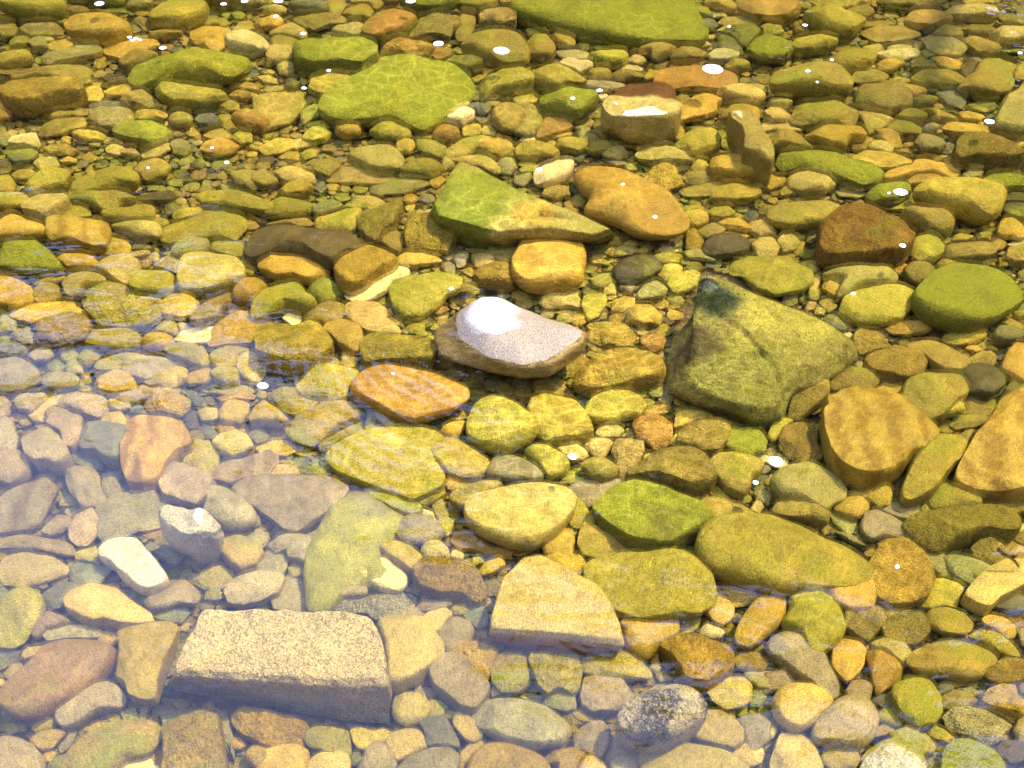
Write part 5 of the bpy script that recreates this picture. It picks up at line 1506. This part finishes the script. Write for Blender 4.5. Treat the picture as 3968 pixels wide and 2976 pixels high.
# ------------------------------------------------------------ water surface
RW = np.random.RandomState(11); WL = RW.uniform(.10, .55, 9); WA = .0003 * WL / .3 * RW.uniform(.5, 1.3, 9)
PH = [(RW.uniform(-.55, .55) + 1.45, RW.uniform(0, 6.28)) for _ in range(9)]
RINGS = [(fpt(1060, 720, WATER_Z), .10, .0015, .027, .20), (fpt(1540, 640, WATER_Z), .04, .0018, .024, .16), (fpt(410, 1420, WATER_Z), .05, .0016, .026, .12), (fpt(1385, 240, WATER_Z), .10, .0004, .03, .14), (fpt(1625, 300, WATER_Z), .06, .0004, .03, .14), (fpt(745, 250, WATER_Z), .02, .0004, .028, .16)]
def wz(X, Y):
    h = np.zeros_like(X)
    for i, (a, p0) in enumerate(PH):
        k = 2 * math.pi / WL[i]; h += WA[i] * np.sin(k * (X * math.cos(a) + Y * math.sin(a)) + p0 + 1.2 * np.sin(X * 2.1 + i))
    for c, r0, amp, lam, reach in RINGS:
        d = np.hypot(X - c[0], (Y - c[1])); ang = np.arctan2(Y - c[1], X - c[0])
        e = np.clip(d - r0, 0, None); w = np.where(d > r0 * .6, np.exp(-e / reach), 0) * (.65 + .35 * np.cos(ang - 2.6))
        h += amp * w * np.sin(2 * math.pi * (e + .008 * np.sin(ang * 5)) / lam)
    fade = np.clip((6 - Y) / 2, 0, 1)
    return WATER_Z + h * fade
V, F = gridmesh(graded(-60, -1.9, 1.9, 60, .0075, 26), graded(-3, .55, 4.0, 7.2, .0075, 22), wz)
mw = bpy.data.materials.new('clear_tea_coloured_water'); nt, N, L = nodes(mw)
out = N('OutputMaterial'); geo = N('NewGeometry')
mp = N('Mapping'); mp.inputs['Scale'].default_value = (.75, 1.2, 1); L(geo.outputs['Position'], mp.inputs[0])
n1 = N('TexNoise'); n1.inputs['Scale'].default_value = 9; n1.inputs['Detail'].default_value = 3; n1.inputs['Distortion'].default_value = .3; L(mp.outputs[0], n1.inputs['Vector'])
n2 = N('TexNoise'); n2.inputs['Scale'].default_value = 30; n2.inputs['Detail'].default_value = 2; L(mp.outputs[0], n2.inputs['Vector'])
ad = N('Math', operation='MULTIPLY_ADD'); ad.inputs[1].default_value = .10; L(n2.outputs[0], ad.inputs[0]); L(n1.outputs[0], ad.inputs[2])
bp = N('Bump'); bp.inputs['Strength'].default_value = 1; bp.inputs['Distance'].default_value = .006; L(ad.outputs[0], bp.inputs['Height'])
fr = N('Fresnel'); fr.inputs['IOR'].default_value = 1.36; L(bp.outputs[0], fr.inputs['Normal'])
gl = N('BsdfGlossy'); gl.inputs['Roughness'].default_value = 0.02; L(bp.outputs[0], gl.inputs['Normal'])
# ripples focus the sunlight: the sheet passes more light along a net of thin lines
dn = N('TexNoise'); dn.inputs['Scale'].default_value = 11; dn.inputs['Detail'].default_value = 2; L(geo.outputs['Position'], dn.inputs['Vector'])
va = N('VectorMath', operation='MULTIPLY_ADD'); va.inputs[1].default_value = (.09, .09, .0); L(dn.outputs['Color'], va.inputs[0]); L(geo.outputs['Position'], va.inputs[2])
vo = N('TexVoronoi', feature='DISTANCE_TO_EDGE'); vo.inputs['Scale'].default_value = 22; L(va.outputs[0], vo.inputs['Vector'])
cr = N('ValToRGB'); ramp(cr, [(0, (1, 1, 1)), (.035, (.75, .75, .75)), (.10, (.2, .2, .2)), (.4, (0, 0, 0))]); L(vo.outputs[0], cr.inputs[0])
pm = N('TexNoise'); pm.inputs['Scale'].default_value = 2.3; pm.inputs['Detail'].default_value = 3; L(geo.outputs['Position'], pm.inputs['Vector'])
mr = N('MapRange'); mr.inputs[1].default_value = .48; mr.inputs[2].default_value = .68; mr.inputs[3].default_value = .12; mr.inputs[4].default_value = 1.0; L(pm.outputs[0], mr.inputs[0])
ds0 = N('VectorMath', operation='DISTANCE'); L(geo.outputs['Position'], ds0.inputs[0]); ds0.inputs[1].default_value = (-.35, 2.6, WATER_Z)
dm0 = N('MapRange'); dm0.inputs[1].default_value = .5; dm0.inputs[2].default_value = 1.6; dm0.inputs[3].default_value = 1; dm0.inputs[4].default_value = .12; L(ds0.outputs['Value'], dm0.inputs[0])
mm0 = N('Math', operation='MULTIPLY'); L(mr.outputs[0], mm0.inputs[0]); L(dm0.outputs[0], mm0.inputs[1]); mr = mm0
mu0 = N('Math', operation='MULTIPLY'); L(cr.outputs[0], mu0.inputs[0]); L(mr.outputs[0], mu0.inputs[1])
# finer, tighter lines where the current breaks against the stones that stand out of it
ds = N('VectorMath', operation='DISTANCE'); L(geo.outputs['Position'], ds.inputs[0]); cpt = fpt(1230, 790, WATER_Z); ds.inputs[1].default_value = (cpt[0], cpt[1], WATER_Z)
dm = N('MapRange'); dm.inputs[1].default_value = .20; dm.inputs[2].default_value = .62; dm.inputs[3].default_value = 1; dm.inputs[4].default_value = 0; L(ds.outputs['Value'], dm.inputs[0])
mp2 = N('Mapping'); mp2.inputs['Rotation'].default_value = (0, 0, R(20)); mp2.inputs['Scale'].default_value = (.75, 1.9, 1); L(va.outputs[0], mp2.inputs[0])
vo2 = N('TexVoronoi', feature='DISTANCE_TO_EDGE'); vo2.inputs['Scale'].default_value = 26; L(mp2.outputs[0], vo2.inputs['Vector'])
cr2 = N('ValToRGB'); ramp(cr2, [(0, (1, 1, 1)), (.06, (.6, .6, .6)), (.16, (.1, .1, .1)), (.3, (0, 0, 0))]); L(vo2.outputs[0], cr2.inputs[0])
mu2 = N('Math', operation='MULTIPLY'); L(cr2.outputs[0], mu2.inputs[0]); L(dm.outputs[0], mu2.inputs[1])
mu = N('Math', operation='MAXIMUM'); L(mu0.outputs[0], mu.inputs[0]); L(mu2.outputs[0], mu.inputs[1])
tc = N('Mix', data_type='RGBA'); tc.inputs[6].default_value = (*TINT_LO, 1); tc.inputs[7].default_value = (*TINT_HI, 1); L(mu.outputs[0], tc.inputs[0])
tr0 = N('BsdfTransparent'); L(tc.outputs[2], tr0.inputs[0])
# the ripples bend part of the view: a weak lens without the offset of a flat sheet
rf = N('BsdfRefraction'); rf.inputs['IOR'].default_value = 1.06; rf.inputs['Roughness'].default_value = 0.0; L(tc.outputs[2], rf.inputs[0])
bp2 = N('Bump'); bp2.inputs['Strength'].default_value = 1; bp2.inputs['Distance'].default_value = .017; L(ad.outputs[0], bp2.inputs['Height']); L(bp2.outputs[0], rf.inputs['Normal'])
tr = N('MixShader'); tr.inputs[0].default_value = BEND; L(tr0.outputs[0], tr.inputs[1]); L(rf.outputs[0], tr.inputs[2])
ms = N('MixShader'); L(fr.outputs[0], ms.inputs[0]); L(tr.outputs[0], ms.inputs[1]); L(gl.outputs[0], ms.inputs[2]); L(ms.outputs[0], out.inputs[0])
wat = link('water', mesh_from('water', V, F), mw); tag(wat, kind='structure')

# ------------------------------------------------------------ far bank: tall trees whose dark mirror image lies on the water
mt = bpy.data.materials.new('bark'); nt, N, L = nodes(mt); out = N('OutputMaterial'); p = N('BsdfPrincipled'); L(p.outputs[0], out.inputs[0])
w = N('TexNoise'); w.inputs['Scale'].default_value = 9; w.inputs['Detail'].default_value = 6; r1 = N('ValToRGB'); ramp(r1, [(.3, (.04, .03, .02)), (.7, (.13, .10, .07))]); L(w.outputs[0], r1.inputs[0]); L(r1.outputs[0], p.inputs['Base Color']); p.inputs['Roughness'].default_value = .9
ml = bpy.data.materials.new('leaves'); nt, N, L = nodes(ml); out = N('OutputMaterial'); p = N('BsdfPrincipled'); L(p.outputs[0], out.inputs[0])
oi = N('NewGeometry'); r1 = N('ValToRGB'); ramp(r1, [(0, (.018, .035, .008)), (1, (.05, .075, .015))]); L(oi.outputs['Random Per Island'], r1.inputs[0]); L(r1.outputs[0], p.inputs['Base Color']); p.inputs['Roughness'].default_value = .6
rs = np.random.RandomState(8)
def crown_mesh(n):
    ctrs = rs.normal(size=(46, 3)); ctrs /= np.linalg.norm(ctrs, axis=1, keepdims=True); ctrs *= rs.uniform(.35, .85, (46, 1)); ctrs[:, 2] *= 1.0
    c = ctrs[rs.randint(46, size=n)] + rs.normal(size=(n, 3)) * .14
    a = rs.normal(size=(n, 3)); a /= np.linalg.norm(a, axis=1, keepdims=True); b = np.cross(a, rs.normal(size=(n, 3))); b /= np.linalg.norm(b, axis=1, keepdims=True)
    s = rs.uniform(.03, .06, (n, 1)); V = np.stack([c - a * s, c + b * s * .6, c + a * s, c - b * s * .6], 1).reshape(-1, 3)
    return V, np.arange(4 * n).reshape(-1, 4)
V, F = crown_mesh(9000); crown_me = mesh_from('crown', V, F, False)
def trunk_mesh():
    V, F = [], []; n = 12
    zs = np.linspace(0, 1, 14)
    for z in zs:
        r = .034 * (1 - .8 * z) + .03 * math.exp(-z * 18)
        for k in range(n): a = 6.283 * k / n; V.append((r * math.cos(a) + .02 * math.sin(z * 5), r * math.sin(a), z))
    for i in range(len(zs) - 1):
        for k in range(n): F.append((i * n + k, i * n + (k + 1) % n, (i + 1) * n + (k + 1) % n, (i + 1) * n + k))
    for b in range(9):
        z0 = .35 + .06 * b; an = b * 2.4; r0 = .012; L_ = .32 * (1 - .4 * b / 9); base = len(V)
        for q in range(5):
            t = q / 4; x, y, z = L_ * t * math.cos(an), L_ * t * math.sin(an), z0 + L_ * .7 * t
            for k in range(6): a = 6.283 * k / 6; V.append((x + r0 * (1 - .8 * t) * math.cos(a), y + r0 * (1 - .8 * t) * math.sin(a), z))
        for q in range(4):
            for k in range(6): F.append((base + q * 6 + k, base + q * 6 + (k + 1) % 6, base + (q + 1) * 6 + (k + 1) % 6, base + (q + 1) * 6 + k))
    return np.array(V), np.array(F)
V, F = trunk_mesh(); trunk_me = mesh_from('trunk', V, F)
crown_me.materials.append(ml); trunk_me.materials.append(mt)
for i, (az, el, dist, rw) in enumerate(TREES):
    H = dist * math.tan(R(el)); x, y = dist * math.sin(R(az)), dist * math.cos(R(az))
    e = bpy.data.objects.new('tree', None); COL.objects.link(e); e.location = (x, y, .5); e.rotation_euler = (0, 0, i * 1.7)
    tag(e, 'tall leafy tree on the far bank, seen only as dark reflection on the water', 'tree', 'trees on the far bank')
    t_ = bpy.data.objects.new('trunk', trunk_me); COL.objects.link(t_); t_.parent = e; t_.scale = (H * .8, H * .8, H * .9)
    c_ = bpy.data.objects.new('crown', crown_me); COL.objects.link(c_); c_.parent = e; c_.location = (0, 0, H * .56); c_.scale = (rw, rw, H * .46)
